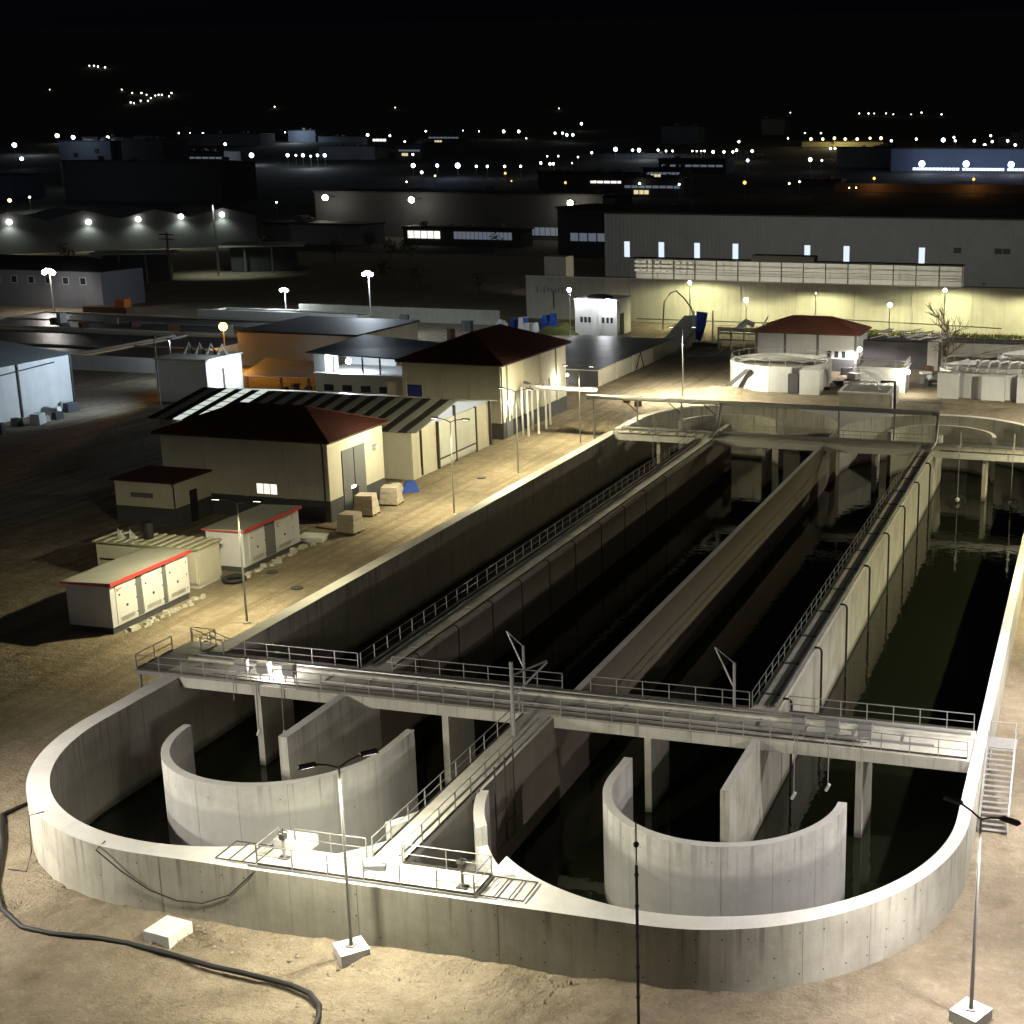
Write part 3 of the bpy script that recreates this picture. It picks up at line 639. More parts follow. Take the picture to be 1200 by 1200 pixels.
o = MB().box(-50.6, 47.2, -.2, -48.6, 48.6, .12, rot=R(15)).build('concrete_slab', M_RIM); tag(o, 'flat pale slab in the dirt at the lower left', 'slab')
mnd = []
def mound(x, y, rx, ry, h_, label, cat='mound', m=M_DIRT, seed=0, group=None):
    b_ = MB(); N = 14
    for j in range(N + 1):
        for i in range(N + 1):
            u, v = i / N * 2 - 1, j / N * 2 - 1; r_ = math.hypot(u, v)
            z = max(0, 1 - r_ ** 2) * h_ * (1 + .6 * mn.noise(Vector((u * 2 + seed, v * 2, seed)))) - (.12 if r_ > .95 else 0)
            b_.v.append((x + u * rx, y + v * ry, z))
    for j in range(N):
        for i in range(N): a = j * (N + 1) + i; b_.f.append((a, a + 1, a + N + 2, a + N + 1))
    o = b_.build(cat.replace(' ', '_'), m, smooth=True); o['label'] = label; o['category'] = cat
    if group: o['group'] = group
    return o
mound(-71, 186, 2.6, 5, .9, 'low dirt mound on the road before the pipe rack', seed=1)
mound(-67, 187, 1.8, 4, .8, 'low dirt mound left of the far basin corner', seed=2)
mound(-59, 223, 5, 2, .7, 'pale sand ridge at the foot of the round tank', seed=3)
mound(-18, 221, 12, 2, .6, 'dark spoil ridge along the far right tanks', seed=4)

M_STONE = mat('stones', (.36, .31, .23), .9, 0, .3, 3)
# stones scattered on the ground
pm = MB()
for k in range(900):
    if random.random() < .45: x, y = random.uniform(-62, 2), random.uniform(47, 55.3)
    elif random.random() < .5: x, y = random.uniform(-76, -61), random.uniform(75, 215)
    else: x, y = random.uniform(-75, 5), random.uniform(194, 235)
    if inside(x, y, -.3): continue
    r_ = random.uniform(.03, .11) * (1.6 if y > 190 else 1)
    pm.add([(x + r_ * random.uniform(.7, 1.2) * a, y + r_ * random.uniform(.7, 1.2) * b_, r_ * c_ * .7) for a, b_, c_ in ((-1, 0, 0), (0, -1, 0), (1, 0, 0), (0, 1, 0), (0, 0, 1.3))], [(0, 1, 4), (1, 2, 4), (2, 3, 4), (3, 0, 4)])
for k in range(900):
    x, y = random.uniform(-56, -6), random.triangular(52.6, 55.9, 54.9); r_ = random.uniform(.03, .09) * random.choice((.6, .8, 1, 1.3))
    if inside(x, y, -.2): continue
    pm.add([(x + r_ * random.uniform(.7, 1.4) * a, y + r_ * random.uniform(.7, 1.2) * b_, .10 + r_ * c_ * .45) for a, b_, c_ in ((-1, 0, -1), (0, -1, -1), (1, 0, -1), (0, 1, -1), (.1, 0, 1.3))], [(0, 1, 4), (1, 2, 4), (2, 3, 4), (3, 0, 4)])
pm.build('loose_stones', M_STONE, kind='stuff')

# ------------------------------------------------------------------ buildings
def window(parent, face, c, a0, a1, z0, z1, lit=None, bars=1, fr=M_WALLW, deep=.06):
    """face 'x' : plane x=c facing +x ; face 'y' : plane y=c facing -y"""
    def bx(u0, u1, w0, w1, d0, d1):
        return MB().box(c - d0, u0, w0, c + d1, u1, w1) if face == 'x' else MB().box(u0, c - d1, w0, u1, c + d0, w1)
    f = MB()
    for (u0, u1, w0, w1) in ((a0, a1, z0 - .07, z0), (a0, a1, z1, z1 + .07), (a0 - .07, a0, z0 - .07, z1 + .07), (a1, a1 + .07, z0 - .07, z1 + .07)):
        q = bx(u0, u1, w0, w1, .01, deep); f.add(q.v, q.f)
    for k in range(1, bars + 1):
        u = a0 + (a1 - a0) * k / (bars + 1); q = bx(u - .04, u + .04, z0, z1, .01, deep); f.add(q.v, q.f)
    w_ = f.build('window', fr, parent)
    bx(a0, a1, z0, z1, .01, .03).build('pane', lit or M_GLASS, w_)
def hiproof(x0, x1, y0, y1, z, rise, oh, m, parent, name='roof'):
    x0 -= oh; x1 += oh; y0 -= oh; y1 += oh; w = min(x1 - x0, y1 - y0) / 2
    if x1 - x0 >= y1 - y0: a, b_ = (x0 + w, (y0 + y1) / 2), (x1 - w, (y0 + y1) / 2)
    else: a, b_ = ((x0 + x1) / 2, y0 + w), ((x0 + x1) / 2, y1 - w)
    vs = [(x0, y0, z), (x1, y0, z), (x1, y1, z), (x0, y1, z), (*a, z + rise), (*b_, z + rise)]
    lo = [(v[0], v[1], z - .22) for v in vs[:4]]
    if x1 - x0 >= y1 - y0: fs = [(0, 1, 5, 4), (1, 2, 5), (2, 3, 4, 5), (3, 0, 4)]
    else: fs = [(0, 1, 4), (1, 2, 5, 4), (2, 3, 5), (3, 0, 4, 5)]
    fs += [(6, 7, 1, 0), (7, 8, 2, 1), (8, 9, 3, 2), (9, 6, 0, 3), (9, 8, 7, 6)]
    o = MB().add(vs + lo, fs).build(name, m, parent)
    r_ = MB()
    for p, q in ((0, 4), (1, 5 if x1 - x0 >= y1 - y0 else 4), (2, 5), (3, 4 if x1 - x0 >= y1 - y0 else 5), (4, 5)): r_.tube([vs[p], vs[q]], .11, 6)
    r_.build('ridge_cap', m, o)
    g_ = MB()
    for p, q in ((6, 7), (7, 8)): g_.tube([Vector(lo[p - 6]) + Vector((0, 0, .08)), Vector(lo[q - 6]) + Vector((0, 0, .08))], .09, 6)
    g_.build('gutter', M_DARKST, o)
def walls(parent, x0, x1, y0, y1, z0, z1, m, plinth=0, pm_=M_PLINTH):
    MB().box(x0, y0, z0 + plinth, x1, y1, z1).build('wall', m, parent)
    if plinth: MB().box(x0 - .04, y0 - .04, z0 - .2, x1 + .04, y1 + .04, z0 + plinth).build('plinth', pm_, parent)
def pilaster(parent, x, y, z0, z1, m, w=.45): MB().box(x - w / 2, y - w / 2, z0, x + w / 2, y + w / 2, z1).build('pilaster', m, parent)
def pipe_down(parent, x, y, z1): MB().tube([(x, y, .2), (x, y, z1 - .3), (x - .3, y + .2, z1)], .08, 6).build('downpipe', M_DARKST, parent)

# first red roofed hall
h1 = thing('hall', 'cream hall with dark red hip roof and grey gate by the road', 'building', (-87, 135, 0))
walls(h1, -97.0, -77.1, 129.0, 140.8, 0, 8.5, M_WALLC, 2.25)
hiproof(-97.0, -77.1, 129.0, 140.8, 8.7, 2.4, .6, M_TILE, h1)
for x in (-91.9, -87.0, -82.1): pilaster(h1, x, 129.02, 2.25, 8.4, M_WALLC)
pipe_down(h1, -77.6, 128.85, 8.4)
gt = MB().box(-77.08, 131.7, 0, -76.98, 136.5, 7.1).build('gate', M_GATE, h1)
MB().box(-76.98, 133.4, 0, -76.93, 134.7, 2.7).build('door', M_BLACK, gt); MB().box(-77.0, 134.05, 2.72, -76.94, 134.15, 7.05).build('seam', M_BLACK, gt)
MB().box(-76.99, 133.3, 2.72, -76.9, 134.1, 2.95).build('door_lamp', EM['w'], h1)
window(h1, 'y', 129.0, -85.7, -83.3, 2.6, 3.7, M_LITW, 2); window(h1, 'y', 129.0, -80.7, -78.5, 2.6, 3.6, M_WALLC, 1)
MB().box(-77.05, 138.3, 6.0, -76.6, 139.0, 6.5).build('wall_lamp', M_WHITE, h1)
lamp('hall_gate_light', (-73.0, 136.2, 8.8), 900, (1, .95, .7), h1, 'SPOT', 150, (-1, 0, -.7), .6)
# annex
an = thing('annex', 'low cream annex with flat dark roof before the first hall', 'building', (-93, 125, 0))
walls(an, -98.3, -91.3, 122.7, 129.0 - .05, 0, 4.7, M_WALLC, 2.0)
MB().box(-98.6, 122.3, 4.7, -90.9, 128.9, 4.9).build('roof', M_TILE, an)
MB().box(-91.26, 125.2, 0, -91.2, 126.4, 3.4).build('door', M_BLACK, an)
MB().box(-96.4, 122.6, 3.0, -93.8, 122.69, 3.5).build('name_plate', M_GATE, an)
pipe_down(an, -91.2, 122.55, 4.6)
# striped roof shed
s2 = thing('shed', 'long workshop shed with striped translucent roof behind the first hall', 'building', (-94, 160, 0))
walls(s2, -112, -77.9, 149.2, 171.0, 0, 5.9, M_WALLC, 1.25, M_WALLC)
MB().box(-77.86, 155.6, .3, -77.6, 166.2, 5.9).build('cladding', M_PANEL, s2)
MB().add([(-77.85, 149.2, 5.92), (-77.85, 171, 5.92), (-77.85, 160.1, 7.7), (-78.05, 149.2, 5.92), (-78.05, 171, 5.92), (-78.05, 160.1, 7.7)], [(0, 1, 2), (5, 4, 3), (0, 3, 4, 1), (1, 4, 5, 2), (2, 5, 3, 0)]).build('gable', emat('lit gable opening', (.8, .92, 1), .35), s2)
for y in (155.4, 160.2, 166.3, 170.8): MB().box(-77.82, y, .1, -77.5, y + .25, 6.0 if y != 160.2 else 7.2).build('column', M_DARKST, s2)
MB().box(-77.84, 155.4, 1.15, -77.55, 166.4, 1.35).build('bottom_beam', M_DARKST, s2)
for x in (-77.84,): MB().box(x - .1, 151.2, .2, x + .1, 151.5, 5.9).build('downpipe', M_BLACK, s2)
NP = 30; x0, x1 = -113.2, -76.9
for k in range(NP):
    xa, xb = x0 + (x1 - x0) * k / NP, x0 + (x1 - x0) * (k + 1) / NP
    lit = k in (3, 5, 7) ; mm = (M_GLOWSTRIP if lit else M_SHEETSKY) if k % 2 else M_DARKROOF
    for sg, lbl in ((1, 0), (-1, 1)):
        ya, yb = (148.5, 160.1) if sg == 1 else (171.7, 160.1)
        zz = .03 * (k % 2)
        v = [(xa, ya, 5.95 + zz), (xb, ya, 5.95 + zz), (xb, yb, 7.9 + zz), (xa, yb, 7.9 + zz)]; w_ = [(p[0], p[1], p[2] - .1) for p in v]
        f_ = [(0, 1, 2, 3), (7, 6, 5, 4), (0, 4, 5, 1), (1, 5, 6, 2), (2, 6, 7, 3), (3, 7, 4, 0)]
        if sg == -1: f_ = [tuple(reversed(q)) for q in f_]
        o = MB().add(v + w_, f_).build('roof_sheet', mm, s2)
        if lit and sg == 1:
            gr_ = MB()
            for j in range(1, 7): yy = ya + (yb - ya) * j / 7; z_ = 5.95 + 1.95 * j / 7; gr_.box(xa, yy - .06, z_ + .03, xb, yy + .06, z_ + .08)
            gr_.build('purlin', M_DARKROOF, o)
# second hall
h2 = thing('hall', 'tall cream hall with dark red hip roof beside the pipe rack', 'building', (-85, 187, 0))
walls(h2, -92.2, -77.7, 175.0, 199.0, 0, 10.1, M_WALLC, 2.2)
hiproof(-92.2, -77.7, 175.0, 199.0, 10.3, 3.2, .7, M_TILE, h2)
for x in (-91.9, -86.6, -82.6, -78.0): pilaster(h2, x, 175.02, 2.2, 10.0, M_WALLC, .5)
for y in (177, 183, 189, 195): pilaster(h2, -77.7, y, 2.2, 10.0, M_WALLC, .5)
pipe_down(h2, -77.5, 174.8, 10)
window(h2, 'y', 175.0, -91.6, -89.4, 5.0, 7.0, mat('blue window', (.04, .05, .3), .3, bump=0), 0)
MB().box(-77.7, 176.2, 0, -77.55, 178.2, 2.8).build('door', M_GATE, h2)
MB().box(-77.5, 176.7, 4.6, -77.0, 177.1, 5.0).build('wall_lamp', EM['warm'], h2)
lamp('hall_wall_light', (-76.6, 176.9, 4.9), 420, (1, .95, .75), h2, 'POINT')
MB().box(-77.5, 194.6, 5.0, -77.1, 195.0, 5.4).build('wall_lamp', EM['warm'], h2)
lamp('hall_wall_light', (-76.6, 194.8, 5.2), 330, (1, .95, .75), h2, 'POINT')
MB().box(-95.5, 176.5, 0, -92.25, 181, 7.0).build('lean_to', M_WALLC, h2)

# kiosks
def kiosk(label, x0, x1, y0, y1, z1, doors, ry=0):
    t = thing('kiosk', label, 'kiosk', ((x0 + x1) / 2, y0, 0), 'red trimmed white electrical kiosks')
    MB().box(x0 + .1, y0 + .1, -.3, x1 - .1, y1 - .1, .55).build('base', M_PLINTH, t)
    MB().box(x0, y0, .55, x1, y1, z1).build('wall', M_KIOSK, t)
    r_ = MB().add([(x0 - .25, y0 - .2, z1), (x1 + .25, y0 - .2, z1), (x1 + .25, y1 + .2, z1), (x0 - .25, y1 + .2, z1), (x0 - .25, y0 - .2, z1 + .12), (x1 + .25, y0 - .2, z1 + .28), (x1 + .25, y1 + .2, z1 + .28), (x0 - .25, y1 + .2, z1 + .12)],
               [(0, 3, 2, 1), (4, 5, 6, 7), (0, 1, 5, 4), (1, 2, 6, 5), (2, 3, 7, 6), (3, 0, 4, 7)]).build('roof', M_KROOF, t)
    MB().box(x1 + .25, y0 - .22, z1 - .02, x1 + .3, y1 + .22, z1 + .3).build('trim', M_RED, r_)
    MB().box(x0 - .25, y0 - .25, z1 - .02, x1 + .25, y0 - .2, z1 + .1).build('trim', M_RED, r_)
    for (a, b_) in doors:
        d = MB().box(x1, a, .65, x1 + .05, b_, z1 - .12).build('door', M_WALLW, t)
        MB().box(x1 + .05, (a + b_) / 2 - .08, 1.9, x1 + .09, (a + b_) / 2 + .1, 2.1).build('lock', M_BLACK, d)
        MB().box(x1 + .05, a + .35, 3.0, x1 + .08, a + .5, 3.15).build('vent', M_BLACK, d)
        for q in range(4): MB().box(x1 + .05, a + .4, .85 + q * .09, x1 + .075, b_ - .4, .89 + q * .09).build('louvre', M_GALV, d)
        for q in (1.0, 2.2, 3.3): MB().box(x1 + .05, b_ - .1, q, x1 + .08, b_ - .03, q + .15).build('hinge', M_GATE, d)
    d0 = doors[-1 if ry else 0][0]
    MB().box(x1 + .05, d0 + .15, z1 - .55, x1 + .065, d0 + .75, z1 - .48).build('emblem', M_RED, t)
    MB().box(x1 + .05, d0 + .15, z1 - .68, x1 + .065, d0 + .4, z1 - .6).build('emblem', M_RED, t)
    for a, b_ in zip(doors, doors[1:]): MB().box(x1, a[1] + .05, .6, x1 + .02, b_[0] - .05, z1).build('mullion', M_GATE, t)
    return t
kiosk('nearest white kiosk with red roof edge and three doors', -79.5, -75.4, 92.2, 102.3, 4.1, ((92.8, 95.3), (96.1, 98.7), (99.3, 102.0)))
kiosk('farther white kiosk with red roof edge and two doors by the hall', -79.0, -75.1, 110.2, 119.6, 3.9, ((111.0, 113.6), (115.4, 118.4)), 1)
sh = thing('generator_cabin', 'cream metal cabin with ribbed green tinted roof between the two kiosks', 'cabin', (-80, 106, 0))
MB().box(-86.6, 104.8, .35, -76.2, 108.1, 3.6).build('wall', M_WALLC, sh); MB().box(-86.5, 104.9, -.2, -76.3, 108.0, .35).build('base', M_RIM, sh)
MB().box(-86.8, 104.6, 3.6, -76.0, 108.3, 3.72).build('roof', mat('mossy roof', (.40, .42, .25), .8, 0, .3, 1, 0, .1), sh)
for k in range(12): MB().box(-86.7 + k * .95, 104.6, 3.72, -86.45 + k * .95, 108.3, 3.82).build('roof_rib', M_WALLC, sh)
dr = MB().box(-77.3, 104.72, .5, -76.4, 104.8, 3.0).build('door', M_WALLC, sh); MB().box(-77.35, 104.68, .45, -77.28, 104.8, 3.1).build('edge', M_BLACK, dr)
MB().box(-86.3, 104.74, 2.0, -83.2, 104.8, 2.15).build('vent', M_BLACK, sh)
for (x, r_) in ((-84.9, .3), (-83.6, .35)): MB().add([(x - r_, 106, 3.8), (x + r_, 106, 3.8), (x, 106.6, 3.8), (x - r_, 106.1, 4.7)], [(0, 1, 3), (1, 2, 3), (2, 0, 3), (0, 2, 1)]).build('cowl', M_WHITE, sh)
MB().tube([(-82.3, 106.5, 3.8), (-82.3, 106.5, 5.3)], .45, 10).build('exhaust', M_BLACK, sh)
# small stuff by the kiosks
def tagbox(name, label, cat, x, y, w, d, h_, m, rot=0, z=0, group=None, taper=0):
    o = MB().box(x - w / 2, y - d / 2, z, x + w / 2, y + d / 2, z + h_, rot=rot, taper=taper).build(name, m); tag(o, label, cat, group); return o
def pallet(x, y, label, rot, w=2.1, h_=1.9):
    t = thing('wrapped_pallet', label, 'pallet', (x, y, 0), 'wrapped pallets before the first hall')
    for k in (-.8, 0, .8): MB().box(x - w / 2, y + k - .1, 0, x + w / 2, y + k + .1, .14, rot=0).build('skid', M_RUST, t)
    for k in range(3): MB().box(x - w / 2 + .05 * k, y - 1 + .04 * k, .16 + k * h_ / 3, x + w / 2 - .07 * k, y + 1 - .05 * k, .13 + (k + 1) * h_ / 3, rot=rot + .05 * k, taper=.05).build('sack_layer', M_CAR, t)
pallet(-75.2, 133.0, 'wrapped pallet directly before the small door of the grey gate', .1, 2.2, 2.1)
pallet(-74.9, 138.0, 'wrapped pallet at the right end of the hall gate wall', .15)
pallet(-73.2, 126.0, 'wrapped pallet nearest to the road before the first hall', -.1)
tagbox('concrete_slab', 'pair of flat concrete slabs lying between kiosk and hall', 'slab', -75.3, 122.3, 2.6, 2.2, .45, M_RIM, .2)
o = MB(); o.tube([(-74.6 + .9 * math.cos(a * math.pi / 8), 107.6 + .9 * math.sin(a * math.pi / 8), .25) for a in range(17)], .22, 8)
tag(o.build('cable_coil', M_BLACK, smooth=True), 'coil of black cable on the ground beside the cream cabin', 'cable coil')
for i in range(14):
    o = None
m = MB()
for k in range(60):
    y = 93 + k * .5; x = -74.6 + random.uniform(-.4, .5)
    if 103 < y < 109: continue
    s_ = random.uniform(.1, .35); m.box(x - s_, y - s_, 0, x + s_, y + s_, s_ * .9, rot=random.random() * 3, taper=s_ * .3)
m.build('rubble_edging', M_CONC, kind='stuff')
for x, y, lb in ((-68.0, 107.2, 'dark round manhole in the road nearest the basin wall'), (-72.9, 111.0, 'dark round manhole beside the farther kiosk'), (-70.7, 152.5, 'dark manhole in the road before the panel shed')):
    o = MB().tube([(x, y, .02), (x, y, .12)], .55, 14).build('manhole', M_DARKST); tag(o, lb, 'manhole', 'manholes in the road')
t = thing('tarp_bundle', 'blue and white tarpaulin bundle beside the shed wall', 'tarpaulin', (-76, 144.5, 0))
MB().box(-76.7, 143.3, 0, -74.8, 145.2, 1.1, rot=.5, taper=.4).build('blue_sheet', M_BLUE, t); MB().box(-78.0, 142.9, 0, -76.5, 144.4, .9, rot=.9, taper=.3).build('white_sheet', M_WHITE, t)
tagbox('sack_pile', 'pale sacks piled at the corner of the first hall', 'sacks', -77.9, 142.8, 1.6, 1.4, .8, M_WHITE, .3, taper=.25)
tagbox('board', 'long boards lying at the foot of the hall', 'boards', -76.2, 126.6, 2.8, .5, .12, M_RUST, -.2)

# white house by the far wall
wh = thing('house', 'small white flat roofed house with door and floodlight at the back', 'building', (-104, 290, 0))
walls(wh, -109.1, -99.6, 285.5, 294.5, 0, 7.6, M_WALLW)
MB().box(-109.2, 285.4, 7.6, -99.5, 294.6, 7.75).build('roof', M_RIM, wh); MB().ball((-105, 290, 7.5), 3.2, 12, 6, .28).build('dome', M_DARKROOF, wh)
pilaster(wh, -103.6, 285.45, 0, 7.5, M_WALLW, .5)
for a in (-107.9, -107.0, -106.1, -103.2 + .2, -102.2 + .2, -101.3 + .2): window(wh, 'y', 285.5, a, a + .6, 2.7, 3.9, M_GLASS, 0)
MB().box(-99.55, 287.5, 0, -99.45, 289.6, 4.6).build('door', M_BLACK, wh)
MB().ball((-101.6, 285.2, 7.4), .5).build('wall_lamp', EM['hot'], wh); lamp('house_flood', (-101.6, 282.6, 7.0), 900, (.95, .97, 1), wh, 'POINT', r=.3)

# wet slab tank beyond hall two
pt = thing('buried_tank', 'low tank with wet dark lid and cream side wall', 'tank', (-90, 240, 0))
MB().box(-100.5, 221, 0, -80.5, 264, 2.75).build('wall', M_WALLC, pt)
for k in range(6): MB().box(-100.3, 221.3 + 7.1 * k, 2.75, -80.7, 228.2 + 7.1 * k, 2.82).build('lid_slab', M_WET, pt)
for y in (222, 230, 238.6, 241.5, 250, 257): MB().box(-80.48, y, 0, -80.3, y + .4, 2.9).build('rib', M_WALLC, pt)
MB().tube([(-80.2, 240, .3), (-79.6, 240.6, 3.2), (-79.2, 241.5, .2)], .15).build('hose_frame', M_DARKST, pt)
MB().box(-88, 221.0 - .1, 0, -80.6, 221.0, 2.6).build('front_panel', M_PLINTH, pt)

# round tank, its block neighbours
def poly(cx, cy, rx, ry, n, ph=0): return [(cx + rx * math.cos(2 * math.pi * k / n + ph), cy + ry * math.sin(2 * math.pi * k / n + ph)) for k in range(n)]
def roundtank(label, cx, cy, r, h_, grp):
    t = thing('round_tank', label, 'tank', (cx, cy, 0), grp)
    O = poly(cx, cy, r, r, 14, .2); I = poly(cx, cy, r - .45, r - .45, 14, .2)
    MB().prism(O, 0, h_, [I[::-1]]).build('wall', M_WALLW, t); MB().prism(I, .0, h_ - .9).build('floor', M_CONC, t)
    MB().box(cx - r * .9, cy - .6, h_ + .02, cx + r * .9, cy + .6, h_ + .15).build('bridge', M_GALV, t)
    ra = MB(); ra.tube([(cx + (r - .2) * math.cos(a * math.pi / 10), cy + (r - .2) * math.sin(a * math.pi / 10), h_ + 1) for a in range(21)], .06, 5)
    for a in range(20): p = (cx + (r - .2) * math.cos(a * math.pi / 10), cy + (r - .2) * math.sin(a * math.pi / 10)); ra.tube([(*p, h_), (*p, h_ + 1)], .05, 4)
    ra.build('handrail', M_GALV, t); return t
rt1 = roundtank('pale faceted round tank nearest beyond the basin', -51.8, 232.0, 8.6, 4.2, 'faceted round tanks')
MB().box(-48.6, 222.9, 0, -46.9, 224.3, 3.2).build('door', M_PLINTH, rt1); MB().box(-46.6, 222.6, 0, -43.3, 226, 4.0).build('bay', M_WALLW, rt1)
MB().add([(-59.8, 224.5, .3), (-58.8, 224.2, .3), (-55.0, 223.3, 3.6), (-56.0, 223.6, 3.6), (-59.8, 225.2, .3), (-55, 224.3, 3.6)], [(0, 1, 2, 3), (3, 2, 5), (0, 4, 1), (0, 3, 5, 4), (1, 4, 5, 2)]).build('stair_flight', M_PLINTH, rt1)
rt2 = roundtank('pale round tank with bare tree behind it at the far right', -16.5, 234.5, 8.8, 4.0, 'faceted round tanks')
for (a, b_, c_) in ((-24.6, 225.3, 3.4), (-17.5, 224.2, 3.6), (-12.0, 224.3, 3.4)): MB().box(a, b_, 0, a + c_, b_ + 2.6, 4.05).build('bay', M_WALLW, rt2)
roundtank('low round tank partly cut by the right picture edge', -4, 262, 14, 2.2, 'faceted round tanks')
# block with pipe nearest to the basin
bc = thing('inlet_chamber', 'grey concrete chamber with white lid pipes just beyond the basin', 'chamber', (-34, 214, 0))
MB().box(-38.2, 212.2, 0, -30.0, 219.8, 2.3).build('wall', M_CONC, bc); MB().box(-38.4, 212.0, 2.3, -30.0, 220.0, 2.55).build('lid', M_WALLW, bc)
for k in range(6): MB().box(-37.8, 212.8 + k * 1.1, 2.56, -30.8, 213.1 + k * 1.1, 2.75).build('grating_bar', M_GALV, bc)
MB().tube([(-37, 214, 2.6), (-36, 216, 3.6), (-33, 216, 3.6), (-32, 214, 2.6)], .12).build('handrail', M_GALV, bc)
MB().tube([(-31.8, 212.3, 4.3), (-29.6, 212.2, 4.4), (-29.5, 212.2, 0)], .22, 8).build('vent_pipe', M_BLACK, bc)
# lit block behind it with stair
lb_ = thing('valve_house', 'small lit block house with outside stair between the tanks', 'building', (-33, 230, 0))
MB().box(-37.5, 227.6, 0, -30.2, 233.5, 4.1).build('wall', M_WALLW, lb_); MB().box(-37.8, 227.3, 4.1, -30.0, 233.8, 4.3).build('roof', M_RIM, lb_)
MB().box(-30.18, 228.6, 0, -30.05, 230.4, 3.0).build('door', M_PLINTH, lb_)
for k in range(9): MB().box(-38.5 + k * .62, 226.0, 3.9 - k * .45, -37.8 + k * .62, 227.5, 4.0 - k * .45).build('stair_tread', M_WALLW, lb_)
MB().tube([(-38.5, 225.9, 4.9), (-33, 225.9, .9)], .12).build('handrail', M_WALLW, lb_)
MB().ball((-29.7, 228.0, 3.6), .35).build('wall_lamp', EM['warm'], lb_); lamp('valve_house_light', (-29.0, 226.6, 3.6), 1500, (1, .95, .78), lb_, 'POINT')
# pump house
ph = thing('pump_house', 'white pump house with terracotta hip roof beyond the round tank', 'building', (-51, 255, 0))
walls(ph, -60.6, -41.8, 249.5, 261.0, 0, 6.5, M_WALLW, 2.2)
hiproof(-60.6, -41.8, 249.5, 261.0, 6.7, 2.4, .6, M_TILE2, ph)
for x in (-60.3, -55.0, -49.0, -42.1): pilaster(ph, x, 249.5, 0, 6.5, M_GATE, .4)
for a in (-47.2, -45.9, -44.6): window(ph, 'y', 249.5, a, a + .75, 2.4, 3.6, M_GLASS, 0)
def pipes(label, pts_list, r, m, loc, cat='pipework'):
    t = thing('pipework', label, cat, loc)
    for p in pts_list: MB().tube(p, r, 6).build('pipe', m, t)
    return t
pipes('white pipes and rails on the slab before the lit block house', [[(-38 + k * 1.3, 221, .3), (-37.5 + k * 1.3, 223, 1.8), (-36.8 + k * 1.3, 226, 1.8), (-36.8 + k * 1.3, 227.4, .4)] for k in range(5)], .14, M_WHITE, (-35, 223, 0))
pipes('grey pipe bundle lying between the round tanks', [[(-28 + k * .5, 238, .3), (-27 + k * .5, 252, .35)] for k in range(5)], .18, M_GALV, (-27, 245, 0))
pipes('white pipe manifold on top of the far right round tank', [[(-22 + k * 1.6, 228, 4.1), (-21.5 + k * 1.6, 230, 5.4), (-20.6 + k * 1.6, 234, 5.2), (-20.4 + k * 1.6, 237, 4.1)] for k in range(7)], .12, M_WHITE, (-16, 231, 4))
pipes('grey pipework on the rim of the nearest round tank', [[(-58, 228 + k * 1.5, 4.25), (-54, 229 + k * 1.5, 4.9), (-47, 229 + k * 1.5, 4.3)] for k in range(4)], .1, M_GALV, (-52, 230, 4))
railing('white rail round the small block house roof', [(-37.6, 227.5, 4.3), (-30.2, 227.5, 4.3), (-30.2, 233.6, 4.3)], 'rails at the far tanks', 1.5, toe=False)
railing('rail on the rim of the far right tank bays', [(-24.6, 225.5, 4.05), (-21.2, 225.5, 4.05)], 'rails at the far tanks', 1.2, toe=False)
railing('rail along the low channel wall behind the far right tanks', [(-27, 274.6, 2.6), (-4, 274.6, 2.6)], 'rails at the far tanks', 2, toe=False)
# sludge container with steel lattice
tb = thing('lattice_tank', 'open tank block carrying a tangle of white steel lattice', 'tank', (-35, 262, 0))
MB().box(-42.0, 256, 0, -27.6, 258, 4.8).build('wall', M_PLINTH, tb); MB().box(-29.8, 254.5, 0, -28.0, 262, 5.2).build('buttress', M_CONC, tb); MB().box(-42, 258.05, 0, -29.85, 268, 4.5).build('body', M_CONC, tb)
for k in range(34):
    x, y = random.uniform(-41.5, -27.5), random.uniform(256.5, 267); a = random.uniform(-.6, .9); l_ = random.uniform(1.5, 4)
    MB().tube([(x, y, 5.2), (x + l_ * math.cos(a), y + l_ * .3, 5.2 + l_ * .45 * random.uniform(-.2, 1))], .13, 5).build('lattice_bar', M_RIM if k % 3 else M_WALLW, tb)
tagbox('low_wall', 'low concrete channel wall running behind the right tanks', 'wall', -10, 275, 36, .5, 2.6, M_CONC)
tagbox('low_wall', 'long low wall before the weeds at the back', 'wall', -12, 290, 56, .5, 1.8, M_GATE)
# machinery left of the pump house
tr = thing('skip_ramp', 'concrete ramp block with blue sheet standing left of the pump house', 'ramp', (-80, 280, 0))
MB().add([(-84.5, 262, 0), (-80, 262, 0), (-80, 285, 0), (-84.5, 285, 0), (-84.5, 285, 5), (-80, 285, 5)], [(0, 1, 5, 4), (1, 2, 5), (0, 4, 3), (2, 3, 4, 5), (0, 3, 2, 1)]).build('ramp', M_CONC, tr)
MB().add([(-79.8, 277, 1.2), (-77.6, 277, 4.0), (-77.2, 277.2, 6.6), (-79.6, 277.2, 6.8), (-79.0, 277.8, .5)], [(0, 1, 2, 3), (0, 4, 1), (1, 4, 2), (2, 4, 3), (3, 4, 0)]).build('blue_sheet', M_BLUE, tr)
for x in (-80, -76): MB().tube([(x, 276.5, 0), (x, 276.5, 7)], .18).build('post', M_WALLW, tr)
MB().box(-80.2, 275, 0, -74.5, 277.5, .6).build('base', M_PLINTH, tr)
fm = thing('screening_machine', 'pale steel screening frame with tilted scoop before the back wall', 'machine', (-68, 272, 0))
for k in range(5): MB().box(-73.5 + k * 2.6, 271, 0, -73.2 + k * 2.6, 271.4, 4.2).build('post', M_WALLW, fm)
